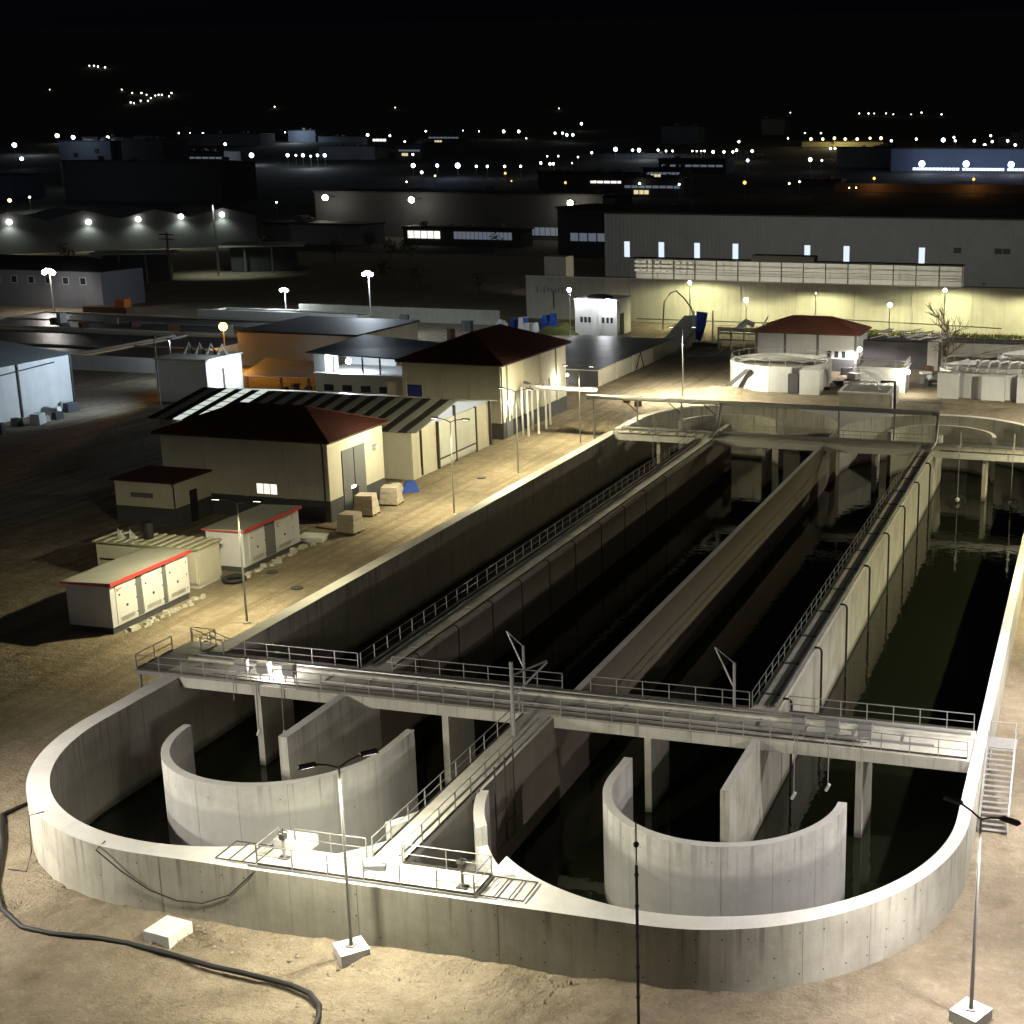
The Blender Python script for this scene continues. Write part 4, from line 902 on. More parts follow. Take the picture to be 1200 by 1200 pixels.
for z in (1.9, 3.2, 4.2): MB().box(-73.5, 271, z, -62.8, 271.3, z + .3).build('beam', M_WALLW, fm)
MB().box(-73.4, 271.5, 3.6, -62.9, 275, 4.0).build('table', M_GALV, fm)
MB().tube([(-69.5, 272, 4.2), (-68, 272.5, 5.6), (-66.5, 273, 4.9)], .7, 8, .5).build('scoop', M_WHITE, fm)
MB().tube([(-65, 272, 4.2), (-63.6, 272.6, 6.8)], .16, 6).build('boom', M_GALV, fm)
o = MB().tube([(-116 + 22, 300, 0), (-93.6, 300, 6), (-92.2, 300, 8), (-90.8, 300, 8.6), (-89, 300, 7), (-87.4, 300, 5), (-87.0, 300, 3.4), (-87, 300, 0)], .16, 6).build('hose_loop', M_BLACK)
tag(o, 'black hose loop arching before the back wall right of the white house', 'hose')
o = MB().tube([(-99.4, 298, 2.4), (-70, 300, 2.2), (-55, 303, 3.2), (-20, 303, 2.4)], .12, 5).build('cable', M_DARKST); tag(o, 'thin cable line strung along the foot of the back wall', 'cable')
# heaps left of the white house
for k, (x, y, s_, m_, lb2) in enumerate(((-127, 287, 2.6, M_WHITE, 'white crumpled sheet pile left of the white house'), (-123.5, 289, 2.4, M_BLUE, 'blue tarpaulin heap left of the white house'), (-120.5, 288, 2.4, M_WHITE, 'white block pile beside the blue heap'), (-117.5, 292, 2.6, M_BLUE, 'blue heap nearest the tall back wall'))):
    b_ = MB()
    for q in range(7):
        a, c2, e_ = random.uniform(-2, 2), random.uniform(-1.5, 1.5), random.uniform(.8, 1.8)
        b_.box(x + a - e_ / 2, y + c2 - e_ / 2, 0, x + a + e_ / 2, y + c2 + e_ / 2, random.uniform(1, s_ + 1), rot=random.random() * 3, taper=.2)
    tag(b_.build('tarp_heap', m_), lb2, 'heap')
mound(-113, 286, 5, 3, 2.0, 'weedy rubble mound touching the white house', m=M_GRASS, seed=6)

rd = random.Random(5); k_ = 0
for (x0, x1, y0, y1, n) in ((-44, -39, 228, 246, 9), (-30, -26, 236, 256, 6), (-60, -44, 240, 247, 5), (-76, -66, 200, 215, 4)):
    for q in range(n):
        x, y = rd.uniform(x0, x1), rd.uniform(y0, y1); w, d, h_ = rd.uniform(.5, 2.4), rd.uniform(.4, 1.4), rd.uniform(.3, 1.3)
        tagbox('debris_block', 'loose building material lying among the far tanks', 'debris', x, y, w, d, h_, rd.choice((M_WALLW, M_PLINTH, M_RUST, M_CONC)), rd.random() * 3, group='loose material among the tanks', taper=.05)
# ------------------------------------------------------------------ back wall, warehouse and shelter
bw = thing('perimeter_wall', 'tall pale perimeter wall lit by yellow lamps across the back', 'wall', (-70, 313, 0))
for k in range(11):
    xa = -131.3 + k * 13; MB().box(xa, 312.0, 0, xa + 12.94, 312.6, 9.8).build('wall_panel', M_BACKW, bw)
    MB().box(xa + 12.8, 311.8, 0, xa + 13.1, 311.99, 9.7).build('pilaster', M_BACKW, bw)
MB().box(-131.4, 311.9, 9.8, 12, 312.7, 9.95).build('coping', M_RIM, bw)
MB().box(-124.6, 311.9, 2.4, -124.3, 311.99, 6.6).build('stain', M_PLINTH, bw)
MB().box(-129, 318, 0, -123.5, 323, 14).build('turret', M_BACKW, bw)
o = MB()
for k in range(9): x = -128.6 + k * .9 + random.uniform(-.1, .1); o.box(x, 311.9, 6.2 + random.uniform(-.3, .3), x + .25, 311.98, 7.2 + random.uniform(-.3, .3))
o.build('faded_mark', M_GATE, bw)
lw = thing('low_wall', 'low pale boundary wall running left of the tall back wall', 'wall', (-155, 297, 0))
MB().box(-182, 296.5, 0, -131.5, 297, 3.3).build('wall', M_BACKW, lw)
wr = thing('warehouse', 'huge grey warehouse with glowing slit windows behind the back wall', 'building', (-90, 440, 0))
MB().box(-153, 428, 0, 40, 500, 19.4).build('wall', M_WARE, wr); MB().box(-153.4, 427.6, 19.4, 40, 500.5, 19.9).build('roof', M_DARKROOF, wr)
for x in (-145.6, -134.3, -122.7, -110.4, -87.8, -75.7, -52.9): window(wr, 'y', 428, x - .9, x + .9, 6.2, 11.0, M_LITC, 0, M_WARE)
for x in (-42.4, -30.4, -28): window(wr, 'y', 428, x - 1.1, x + 1.1, 9.6, 11.2, M_WARE3, 0, M_WARE)
cg = thing('open_shelter', 'long flat roofed lattice shelter standing above the back wall', 'shelter', (-71, 332, 0))
MB().box(-111.3, 329.6, 13.0, -31.2, 334, 13.3).build('roof', M_DARKROOF, cg)
MB().box(-111.2, 333.5, 0, -31.4, 333.8, 12.95).build('rear_panel', M_WALLW, cg)
MB().box(-81, 329, 13.3, -66, 334, 14.6).build('roof_unit', M_DARKROOF, cg)
nb = 15
for k in range(6): lamp('shelter_fill', (-106 + k * 14, 321, 9.0), 1500, (1, .95, .75), cg, 'POINT', r=.3)  # point lamps without fixtures, added behind the wall to brighten the shelter panels
for k in range(nb + 1):
    x = -111.1 + k * 79.8 / nb; MB().box(x - .13, 329.8, 0, x + .13, 330.06, 13.0).build('post', M_DARKST, cg)
for z in (9.6, 10.8): MB().box(-111.1, 329.85, z, -31.3, 329.97, z + .12).build('rail', M_DARKST, cg)
for k in range(3):
    for j in range(9): x = -110.5 + j * 1.7 ; MB().box(x, 330.3, 10.1 + k, x + 1.2, 330.5, 10.6 + k).build('lattice_panel', M_WALLW, cg)
for i, x in enumerate((-140, -112, -84, -56, -28, 0)):  # lamps added out of sight behind the wall to lift the warehouse face
    t = thing('fill_lamp', 'added fill lamp hidden in the gap between back wall and huge warehouse', 'street lamp', (x, 350, 0), 'added lamps before the warehouse')
    MB().tube([(x, 350, 0), (x, 350, 7.5)], .12, 6).build('pole', M_POLE, t); MB().box(x - .4, 349.7, 7.5, x + .4, 350.6, 7.7).build('lamp_head', M_DARKST, t)
    lamp('lamp_light', (x, 350.6, 7.8), 9000, (1, .97, .88), t, 'SPOT', 130, (0, 1, .12), .6, r=.4)
def walllamp(x, y, z, label, e, col=(1, .97, .55), em='warm', r=.4, g_='lamp posts along the back wall', aim=(0, .1, -1)):
    t = thing('lamp_post', label, 'street lamp', (x, y, 0), g_)
    MB().tube([(x, y, 0), (x, y, z)], .13, 6).build('pole', M_POLE, t); MB().ball((x, y, z + r * .8), r).build('globe', EM[em], t)
    lamp('lamp_light', (x, y + .1, z + r * .8 - .6), e, col, t, 'SPOT', 172, aim, .25, r=.3)
walllamp(-88.4, 302.5, 9.9, 'tall lamp post before the back wall right of the white house', 12150)
walllamp(-32.2, 302.5, 9.8, 'tall lamp post before the back wall at far right', 12150)
walllamp(-60, 302.5, 8.6, 'slim lamp post before the middle of the back wall', 10800, r=.12)
walllamp(-12, 302.5, 9.2, 'lamp post before the back wall beyond the right edge', 12150, r=.2)
walllamp(-75.7, 303, 6.3, 'short lamp with round globe behind the screening frame', 5000, r=.5)
walllamp(-43.9, 303, 6.2, 'short lamp with round globe behind the pump house', 5000, r=.5)
walllamp(-109.3, 283, 9.4, 'lamp post standing before the small white house', 1800, (.95, .95, 1), 'hot', .45)
walllamp(-40.8, 246.2, 4.2, 'round globe lamp at the corner of the pump house', 6000, PW, 'warm', .4)
walllamp(-85.5, 219.5, 1.8, 'small globe lamp near the wet tank lid', 120, PW, 'warm', .25)
# weeds strip at the foot of the wall
gm = MB()
for k in range(2600):
    x, y = random.uniform(-50, 10), random.uniform(298, 310); h_ = random.uniform(.3, 1.0); a = random.random() * 3
    gm.add([(x, y, 0), (x + .3 * math.cos(a), y + .3 * math.sin(a), 0), (x + .2, y, h_)], [(0, 1, 2)])
gm.build('weeds', M_GRASS, kind='stuff')
# bare tree
def bare_tree(x, y, h_, label):
    t = thing('bare_tree', label, 'tree', (x, y, 0)); tk = MB(); br = MB(); rnd = random.Random(4)
    tk.tube([(x, y, 0), (x + .1, y, h_ * .5), (x - .1, y, h_)], .3, 6, .1)
    def grow(p, d, l_, r_, n):
        q = p + d * l_; br.tube([p, q], r_, 4, r_ * .6)
        if n:
            for _ in range(4): grow(p + d * l_ * rnd.uniform(.4, 1), (d + Vector((rnd.uniform(-.8, .8), rnd.uniform(-.8, .8), rnd.uniform(-.2, .6)))).normalized(), l_ * .66, r_ * .6, n - 1)
    for k in range(9): grow(Vector((x, y, h_ * (.3 + .07 * k))), Vector((rnd.uniform(-1, 1), rnd.uniform(-1, 1), .9)).normalized(), h_ * .3, .12, 2)
    tk.build('trunk', M_BARK, t); br.build('crown', M_BARK, t)
bare_tree(-25.5, 247, 10, 'bare leafless tree rising behind the far right round tank')

# ------------------------------------------------------------------ left and middle distance
lbg = thing('shed', 'pale blue grey hall with drainpipes at the far left edge', 'building', (-165, 178, 0))
MB().box(-185, 150, 0, -151.2, 181.9, 7.9).build('wall', M_WALLW, lbg)
MB().add([(-185.2, 149, 7.9), (-150.8, 149, 7.9), (-150.8, 182.2, 7.9), (-185.2, 182.2, 7.9), (-168, 149, 10), (-168, 182.2, 10)], [(0, 1, 4), (1, 2, 5, 4), (2, 3, 5), (3, 0, 4, 5), (3, 2, 1, 0)]).build('roof', M_SHEET, lbg)
for y in (160.5, 170.5, 181.5): MB().box(-151.18, y, .1, -151.0, y + .3, 7.9).build('downpipe', M_DARKST, lbg)
MB().tube([(-150.9, 163, 6.6), (-150.9, 178, 7.2)], .1).build('cable_tray', M_DARKST, lbg)
window(lbg, 'x', -151.2, 155.0, 159.0, 5.6, 7.0, M_GLASS, 0)
lamp('yard_flood', (-136.2, 180.9, 10.7), 9000, (.62, .80, 1), None, 'SPOT', 120, (-1, -.25, -.3), .8)
t = thing('lamp_post', 'cool yard lamp mast before the pale left hall', 'street lamp', (-135.5, 181, 0)); MB().tube([(-135.5, 181, 0), (-135.5, 181, 11)], .12).build('pole', M_POLE, t); MB().box(-135.9, 180.8, 10.9, -135.3, 181.3, 11.3).build('lamp_head', M_DARKST, t)
for k in range(11):
    x, y = -148.0 + random.uniform(-2.5, 3), 160 + k * 1.9; s_ = random.uniform(.7, 1.5)
    tagbox('rubble_block', 'broken block along the foot of the pale left hall', 'block', x, y, s_ * 1.4, s_, s_, M_WALLW if k % 3 else M_PLINTH, random.random() * 3, group='blocks heaped at the pale left hall', taper=.1)
lc = thing('cabin', 'cube cabin with one brilliantly lit white side', 'building', (-138, 195, 0))
MB().box(-141.5, 188.6, 0, -132.5, 198, 6.5).build('wall', M_WALLW, lc); MB().box(-141.7, 188.4, 6.5, -132.3, 198.2, 6.8).build('roof', M_CONC, lc)
MB().box(-132.48, 192.6, 0, -132.3, 193.0, 5).build('downpipe', M_DARKST, lc)
for k in range(4): MB().tube([(-140 + k * 2, 194, 6.8), (-139.4 + k * 2, 194.5, 8.4), (-138.6 + k * 2, 194.5, 6.8)], .25, 6).build('roof_duct', M_DARKST, lc)
lamp('cabin_flood', (-126.5, 191.5, 7.5), 9000, CW, lc, 'SPOT', 90, (-1, .25, -.35), .8)
orr = thing('canopy', 'low canopy with orange lit roof between cabin and blue shed', 'canopy', (-130, 205, 0))
MB().add([(-133.6, 199.2, 2.9), (-121.5, 199.4, 3.1), (-126.0, 212, 3.6), (-138.5, 213.8, 3.4), (-133.6, 199.2, 2.7), (-121.5, 199.4, 2.9), (-126, 212, 3.4), (-138.5, 213.8, 3.2)], [(0, 1, 2, 3), (7, 6, 5, 4), (0, 4, 5, 1), (1, 5, 6, 2), (2, 6, 7, 3), (3, 7, 4, 0)]).build('roof', M_SHEET, orr)
for p in ((-133.2, 199.8), (-127, 199.8), (-122.2, 200)): MB().box(p[0], p[1], 0, p[0] + .3, p[1] + .3, 2.75).build('post', M_RUST, orr)
for k in range(6): tagbox('crate', 'small pale crate under the orange lit canopy', 'crate', -127 + k * 1.1, 201 + (k % 2), .8, .8, 1.0 + .3 * (k % 3), M_WALLW if k % 2 else M_RUST, .2 * k, group='crates under the orange canopy')
ob2 = thing('building', 'long dull building with dark roof beside the orange lamp', 'building', (-145, 235, 0))
MB().box(-152, 226.5, 0, -128, 250, 6.0).build('wall', M_WALLC, ob2); MB().box(-152.3, 226.2, 6.0, -127.7, 250.4, 6.35).build('roof', M_DARKROOF, ob2)
t = thing('orange_lamp', 'orange sodium lamp glowing at the corner of the dull building', 'street lamp', (-155.5, 227.5, 0)); MB().tube([(-155.5, 227.5, 0), (-155.5, 227.5, 6.3)], .12).build('pole', M_POLE, t); MB().ball((-155.5, 227.5, 6.7), .75).build('globe', EM['sod'], t)
lamp('orange_lamp_light', (-154.6, 226.2, 6.2), 26000, (1, .40, .04), t, 'SPOT', 75, (1.0, -1.0, -.22), .8, r=.5); lamp('orange_lamp_glow', (-154.6, 225.6, 6.5), 500, (1, .40, .04), t, 'POINT', r=.5)
cb = thing('canopy_shed', 'open shed with dark roof and dazzling white floodlight inside', 'building', (-113, 205, 0))
MB().box(-119.5, 198, 0, -104.5, 208, 3.9).build('wall', M_WALLC, cb); MB().box(-119.7, 197.8, 3.9, -104.3, 208.2, 4.1).build('floor_slab', M_WALLW, cb)
MB().add([(-121.2, 198.4, 7.2), (-104.0, 198.2, 6.8), (-103.0, 214, 7.2), (-120.5, 216, 7.9), (-121.2, 198.4, 7.0), (-104, 198.2, 6.6), (-103, 214, 7.0), (-120.5, 216, 7.7)], [(0, 1, 2, 3), (7, 6, 5, 4), (0, 4, 5, 1), (1, 5, 6, 2), (2, 6, 7, 3), (3, 7, 4, 0)]).build('roof', mat('blue sheet roof', (.05, .08, .1), .5, bump=.1), cb)
for p in ((-116.5, 198.4), (-111.5, 198.4), (-108.5, 198.4), (-104.6, 199), (-104.6, 206)): MB().box(p[0], p[1], 4.1, p[0] + .2, p[1] + .2, 6.7).build('post', M_PLINTH, cb)
MB().box(-120.2, 199, 0, -118.2, 203, 6.9).build('side_wall', M_WALLW, cb); MB().box(-119.5, 207.6, 4.1, -110.5, 207.9, 6.8).build('rear_panel', M_WALLW, cb)
MB().ball((-114.3, 199.4, 5.9), .45).build('floodlight', EM['hot'], cb); lamp('shed_flood', (-114.3, 198.6, 5.6), 3600, CW, cb, 'POINT', r=.5)
for k in range(4): MB().box(-118 + k * 3.2, 197.86, 1.3, -116.4 + k * 3.2, 197.98, 2.3).build('opening', M_BLACK, cb)
# flood masts
def mast(x, y, z, label, e, col, em, r, cat='street lamp'):
    t = thing('flood_mast', label, cat, (x, y, 0), 'floodlight masts in the yards')
    MB().tube([(x, y, 0), (x, y, z)], .2, 6, .12).build('pole', M_POLE, t); MB().box(x - r * 1.1, y - .1, z - .08, x + r * 1.1, y + .1, z + .08).build('cross_bar', M_DARKST, t)
    for q in range(4):
        u = x + (q - 1.5) * r * .62; zq = z + (.22 if q in (1, 2) else -.05) * r
        MB().ball((u, y - .35, zq), r * .42, 8, 6).build('floodlight', EM[em], t); MB().box(u - .3 * r, y - .3, zq - .3 * r, u + .3 * r, y + .1, zq + .45 * r).build('housing', M_DARKST, t)
    lamp('flood_light', (x, y - r * 1.3, z), e, col, t, 'POINT', r=.5)
mast(-148.5, 269.3, 13.2, 'tall mast with brilliant cool floodlight above the dark yards', 11000, CW, 'hot', .95)
mast(-185.4, 296.5, 6.4, 'short mast with cool floodlight behind the dull buildings', 9000, CW, 'hot', .85)
mast(-245.0, 291.0, 9.5, 'glaring warm white floodlight before the long grey house at left', 2600, (1, .86, .74), 'hot', 1.35)
# sludge beds with wet slabs on the left
for (x0, x1, y0, y1, hh, lb2) in ((-178, -158, 214, 248, 2.1, 'low walled bed with pale rim left of the white cube'), (-232, -182, 212, 250, 1.6, 'wide shallow bed with wet glinting surface at left'), (-240, -160, 256, 282, 1.3, 'long dark bed behind the glinting beds'), (-200, -160, 284, 294, 2.2, 'pale rimmed bed before the boundary wall'), (-122, -100, 212, 262, 1.2, 'wet slab yard beside the open shed')):
    t = thing('sludge_bed', lb2, 'basin', ((x0 + x1) / 2, y0, 0), 'shallow beds in the dark yard')
    O = [(x0, y0), (x1, y0), (x1, y1), (x0, y1)]; I = [(x0 + .8, y0 + .8), (x1 - .8, y0 + .8), (x1 - .8, y1 - .8), (x0 + .8, y1 - .8)]
    MB().prism(O, 0, hh, [I[::-1]]).build('rim', M_WALLC, t); MB().prism(I, 0, hh - .35).build('surface', M_WET, t)
    for k in range(1): yy = (y0 + y1) / 2; MB().box(x0 + .8, yy - .2, hh - .34, x1 - .8, yy + .2, hh - .05).build('divider', M_CONC, t)
for k, (x0, y0, l_, d_, h_) in enumerate(((-179, 213, 22, .6, 2.6), (-158, 248.5, .6, -34, 2.6), (-200, 283.5, 40, .6, 2.8), (-215, 251, 50, .5, 2.0), (-122, 262.5, 22, .5, 1.8))):
    o = MB().box(min(x0, x0 + l_), min(y0, y0 + d_), 0, max(x0, x0 + l_), max(y0, y0 + d_), h_).build('low_wall', M_WALLW); tag(o, 'low white wall edging the shallow beds of the left yard', 'wall')
rd = random.Random(8)
for q in range(16):
    x, y = rd.uniform(-225, -125), rd.choice((208, 252.5, 285, 266)) + rd.uniform(-2, 2)
    tagbox('yard_crate', 'loose crate or block standing between the beds of the left yard', 'crate', x, y, rd.uniform(.8, 3), rd.uniform(.8, 2), rd.uniform(1.6, 3.4), rd.choice((M_WALLW, M_RUST, M_PLINTH, M_WARE2)), rd.random() * 3, group='crates in the left yard')
t = thing('added_lamp', 'added cool lamp on a pole between the shallow beds', 'street lamp', (-152, 207, 0)); MB().tube([(-152, 207, 0), (-152, 207, 7)], .1).build('pole', M_POLE, t); MB().box(-152.4, 206.6, 7, -151.6, 207.3, 7.2).build('lamp_head', M_DARKST, t)  # lamp added to brighten the pale bed rims
lamp('lamp_light', (-152, 206.9, 6.8), 2200, (.7, .86, 1), t, 'SPOT', 160, (-.3, .1, -1), .5)
# long grey house left
lh = thing('house', 'long grey two storey house behind the glaring floodlight', 'building', (-262, 305, 0))
MB().box(-300, 300, 0, -238, 316, 9).build('wall', M_WARE2, lh); MB().add([(-301, 299, 9), (-237, 299, 9), (-237, 317, 9), (-301, 317, 9), (-290, 308, 12), (-248, 308, 12)], [(0, 1, 5, 4), (1, 2, 5), (2, 3, 4, 5), (3, 0, 4), (3, 2, 1, 0)]).build('roof', M_DARKROOF, lh)
for k in range(9): window(lh, 'y', 300, -284 + k * 5, -282.4 + k * 5, 5.8, 7.4, M_GLASS, 0, M_WALLW)
orw = thing('container', 'orange container beside the glaring floodlight', 'container', (-228, 292, 0)); MB().box(-236, 290, 0, -224, 293, 1.7).build('body', M_RUST, orw); MB().box(-227, 290, 1.7, -224.4, 292.5, 3.6).build('cab', mat('orange paint', (.5, .15, .03), .5, bump=0), orw)
# five-lamp warehouse with wavy roofline
w5 = thing('warehouse', 'long dim warehouse with five roof gables and wall lamps at left', 'building', (-370, 520, 0))
A = Vector((-420, 420, 0)); Bv = Vector((-341, 528, 0)); n5 = 5
dirv = (Bv - A) / n5; nn = Vector((-dirv.y, dirv.x, 0)).normalized()
for k in range(n5):
    p, q = A + dirv * k, A + dirv * (k + 1); mid = (p + q) / 2; b_ = MB()
    f5 = [p, q, q + Vector((0, 0, 12)), mid + Vector((0, 0, 15.5)), p + Vector((0, 0, 12))]; bk5 = [v + nn * 40 for v in f5]
    b_.add(f5 + bk5, [(0, 1, 2, 3, 4), (9, 8, 7, 6, 5), (4, 3, 8, 9), (3, 2, 7, 8), (0, 4, 9, 5), (1, 6, 7, 2)]); b_.build('gable_bay', M_WARE2, w5)
for i, (x, y, z) in enumerate(((-396.4, 452.4, 11.8), (-380, 475, 11.1), (-369.1, 489.9, 11.7), (-359.3, 503.3, 12.4), (-349.6, 516.6, 12.8))):
    q = Vector((x, y, z)) - nn * 1.0
    nm = ('leftmost', 'second', 'third', 'fourth', 'rightmost')[i]
    t = thing('wall_lamp', nm + ' of the five wall lamps under the wavy roof of the dim warehouse', 'lamp', q, 'wall lamps of the wavy roofed warehouse')
    MB().ball(q, 1.0, 8, 6).build('globe', EM['w'], t); MB().tube([q, q + nn * .9], .2, 5).build('bracket', M_DARKST, t)
    lamp('wall_lamp_light', q - nn * 1.2 + Vector((0, 0, -.8)), 1500, (.9, 1, .8), t, 'SPOT', 150, (0, 0, -1), .7, r=.5)
def pbox(name, label, cat, x0, y0, z0, x1, y1, z1, m, strips=(), roof=True):
    """far building: wall, slab roof and rows of separate windows"""
    t = thing(name, label, cat, ((x0 + x1) / 2, y0, z0))
    MB().box(x0, y0, z0, x1, y1, z1).build('wall', m, t)
    if roof: MB().box(x0 - .6, y0 - .6, z1, x1 + .6, y1 + .6, z1 + .8).build('roof', M_DARKROOF, t)
    if (x1 - x0) > 25 and cat == 'building':
        rr = random.Random(int(x0 * 7 + y0))
        for k in range(4): u = rr.uniform(x0 + 2, x1 - 5); v = rr.uniform(y0 + 1, y1 - 4); MB().box(u, v, z1 + .8, u + rr.uniform(1.5, 4), v + 3, z1 + rr.uniform(1.8, 3.4)).build('roof_unit', M_WARE2, t)
    for (a0, a1, w0, w1, n, mm) in strips:
        for k in range(n):
            w = (a1 - a0) / n; MB().box(a0 + k * w + w * .08, y0 - .3, w0, a0 + (k + 1) * w - w * .08, y0 - .05, w1).build('window', mm, t)
    return t
M_LC = emat('strip cool', (.72, .86, 1), 1.6); M_LY = emat('strip yellow', (1, .85, .45), .6); M_LD = emat('dim window', (.6, .7, .9), .12); M_LW2 = emat('window white', (1, .95, .85), 1.0)
M_FB = mat('bluish far wall', (.10, .12, .16), .9, 0, .2, .02, 0, 0)
# canopies in front of the five lamp warehouse
for (x, y, w, d, lb2) in ((-282, 372, 24, 16, 'left flat canopy with pale roof before the dim warehouse'), (-268, 418, 26, 22, 'right flat canopy with pale roof before the dim warehouse')):
    t = thing('canopy', lb2, 'canopy', (x, y, 0), 'flat canopies at the dim warehouse')
    MB().box(x - w / 2, y - d / 2, 8.0, x + w / 2, y + d / 2, 8.4, rot=.5).build('roof', M_SHEET, t); MB().box(x - w / 2 + 3, y - d / 2 + 3, 0, x + w / 2 - 3, y + d / 2 - 2, 8, rot=.5).build('wall', M_WARE3, t)
    for a, b_ in ((-1, -1), (1, -1), (0, -1)): MB().tube([(x + a * w * .38, y + b_ * d * .5, 0), (x + a * w * .38, y + b_ * d * .5, 8)], .3).build('post', M_WARE2, t)
lamp('canopy_light', (-268, 392, 22), 16000, (.85, 1, .85), None, 'SPOT', 100, (0, .1, -1), .8, r=1)
t = thing('flood_mast', 'slim mast standing between the two flat canopies', 'mast', (-268, 392, 0)); MB().tube([(-268, 392, 0), (-268, 392, 22)], .25).build('pole', M_POLE, t); MB().box(-268.8, 391.6, 22, -267.2, 392.4, 22.5).build('lamp_head', M_DARKST, t)
t = thing('power_pole', 'wooden power pole with two cross arms near the canopies', 'pole', (-262, 360, 0)); MB().tube([(-262, 360, 0), (-262, 360, 15)], .3).build('mast', M_BARK, t)
for z in (13, 14.3): MB().box(-264.5, 359.8, z, -259.5, 360.2, z + .3).build('cross_arm', M_BARK, t)
# middle distance halls
pbox('hall', 'long dim hall behind the dark yards lit by three wall lamps', 'building', -356, 600, 0, -215, 640, 19.5, M_WARE3, ((-300, -235, 2.0, 5.5, 26, M_LD),))
pbox('hall', 'grey hall with shallow roof left of the huge warehouse', 'building', -205, 520, 0, -150, 560, 17, M_WARE3, ((-200, -178, 5, 8, 6, M_LD),))
pbox('shed', 'low white lit shed row in the dark yard', 'building', -285, 548, 0, -232, 560, 7, M_WARE3, ((-283, -268, 3, 6, 5, M_LW2), (-262, -236, 3, 6, 14, M_LD)))
pbox('shed', 'low shed with curved pale roof left of the hall lamps', 'building', -345, 540, 0, -300, 560, 8, M_WARE2)
for i, (x, y, z, lb2) in enumerate(((-346, 592, 17.5, 'left lamp glaring on the long dim hall'), (-303, 592, 17.0, 'middle lamp glaring on the long dim hall'), (-228, 594, 16.5, 'right lamp glaring beside the huge warehouse'))):
    t = thing('wall_lamp', lb2, 'lamp', (x, y, z), 'glaring lamps on the long dim hall'); MB().ball((x, y, z), 1.3, 10, 8).build('globe', EM['warm'], t); MB().tube([(x, y, z), (x + .5, y + 8, z + .5)], .25).build('bracket', M_DARKST, t)
    lamp('wall_lamp_light', (x, y - 3, z - 1), 1800, (1, .92, .75), t, 'POINT', r=1)
# far town buildings
pbox('tower_block', 'tall blue grey block on the left skyline under three lamps', 'building', -738, 900, 12, -694.5, 930, 44, M_FB, ((-726, -722, 33, 36, 1, M_BLACK), (-708, -704, 36, 39, 1, M_BLACK)))
pbox('tower_block', 'darker tall block joined right of the blue grey block', 'building', -693.8, 905, 12, -655, 935, 45, M_WARE3)
pbox('hall', 'wide dark hall right of the tall left blocks', 'building', -655, 800, 6, -540, 840, 31, M_WARE3)
pbox('hall', 'small pale hall at the left picture edge under a lamp', 'building', -712, 800, 6, -695, 830, 22, M_FB)
pbox('hall', 'pale hall with six lamps along its foot', 'building', -919, 1500, 48, -884, 1530, 51.5 + 9, M_FB)
pbox('hall', 'pale lower hall right of the six lamps', 'building', -882, 1502, 40, -815, 1530, 54, M_FB)
pbox('hall', 'long grey hall behind the lamps on the left skyline', 'building', -1000, 1420, 43, -905, 1450, 56, M_WARE2)
pbox('hall', 'dark hall with white roof light left of centre skyline', 'building', -764, 1400, 27, -726, 1440, 52, M_WARE3, ((-758, -742, 48.5, 51, 4, M_LW2),))
pbox('depot', 'long depot with yellow lit bays and white lit strip on the skyline', 'building', -473, 1250, 20, -308, 1290, 37, M_WARE3, ((-467, -420, 24, 30.5, 3, M_LY), (-419, -326, 26.2, 28.6, 24, M_LC)))
pbox('block', 'pale block on the skyline behind the depot', 'building', -470, 1500, 45, -430, 1530, 66, M_FB)
pbox('block', 'dark block tower right of the depot on the skyline', 'building', -407, 1700, 45, -379, 1730, 78, M_WARE2)
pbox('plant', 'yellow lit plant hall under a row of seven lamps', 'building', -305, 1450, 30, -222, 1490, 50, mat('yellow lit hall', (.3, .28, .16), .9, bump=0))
pbox('hall', 'long blue lit hall with white strip windows at the right skyline', 'building', -165, 1120, 22, -40, 1160, 42, M_FB, ((-148, -112, 26.3, 28.2, 12, M_LC), (-110, -78, 26.3, 28.2, 12, M_LC), (-76, -42, 26.3, 28.2, 12, M_LC)))
pbox('hall', 'pale roofed hall left of the blue lit hall', 'building', -215, 1160, 24, -168, 1190, 43, M_WARE2)
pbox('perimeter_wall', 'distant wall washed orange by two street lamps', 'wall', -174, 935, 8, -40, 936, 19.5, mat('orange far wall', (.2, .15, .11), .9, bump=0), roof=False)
pbox('house', 'far house with orange lit hipped roof right of centre', 'building', -210, 1000, 15, -182, 1020, 20, M_RUST)
pbox('hall', 'dim row of lit shop windows below the depot', 'building', -370, 905, 12, -300, 925, 25, M_WARE3, ((-333, -300, 18.5, 20, 7, M_LW2), (-298, -270, 18.5, 20, 0, M_LW2)))
def tree(x, y, z, h_, label):
    t = thing('tree', label, 'tree', (x, y, z), 'dark trees before the town'); r2 = random.Random(int(x)); b_ = MB(); MB().tube([(x, y, z), (x, y, z + h_ * .6)], .3, 5, .12).build('trunk', M_BARK, t)
    for k in range(170):
        a, e_, q = r2.uniform(0, 6.28), r2.uniform(-1, 1), r2.random() ** .4
        c_ = Vector((x + q * h_ * .34 * math.cos(a) * math.sqrt(1 - e_ * e_), y + q * h_ * .34 * math.sin(a) * math.sqrt(1 - e_ * e_), z + h_ * (.62 + .36 * e_ * q)))
        d = [Vector((r2.uniform(-1, 1), r2.uniform(-1, 1), r2.uniform(-1, 1))) * h_ * .06 for _ in range(3)]; b_.add([c_ + v for v in d], [(0, 1, 2)])
    b_.build('crown', M_GRASS, t)
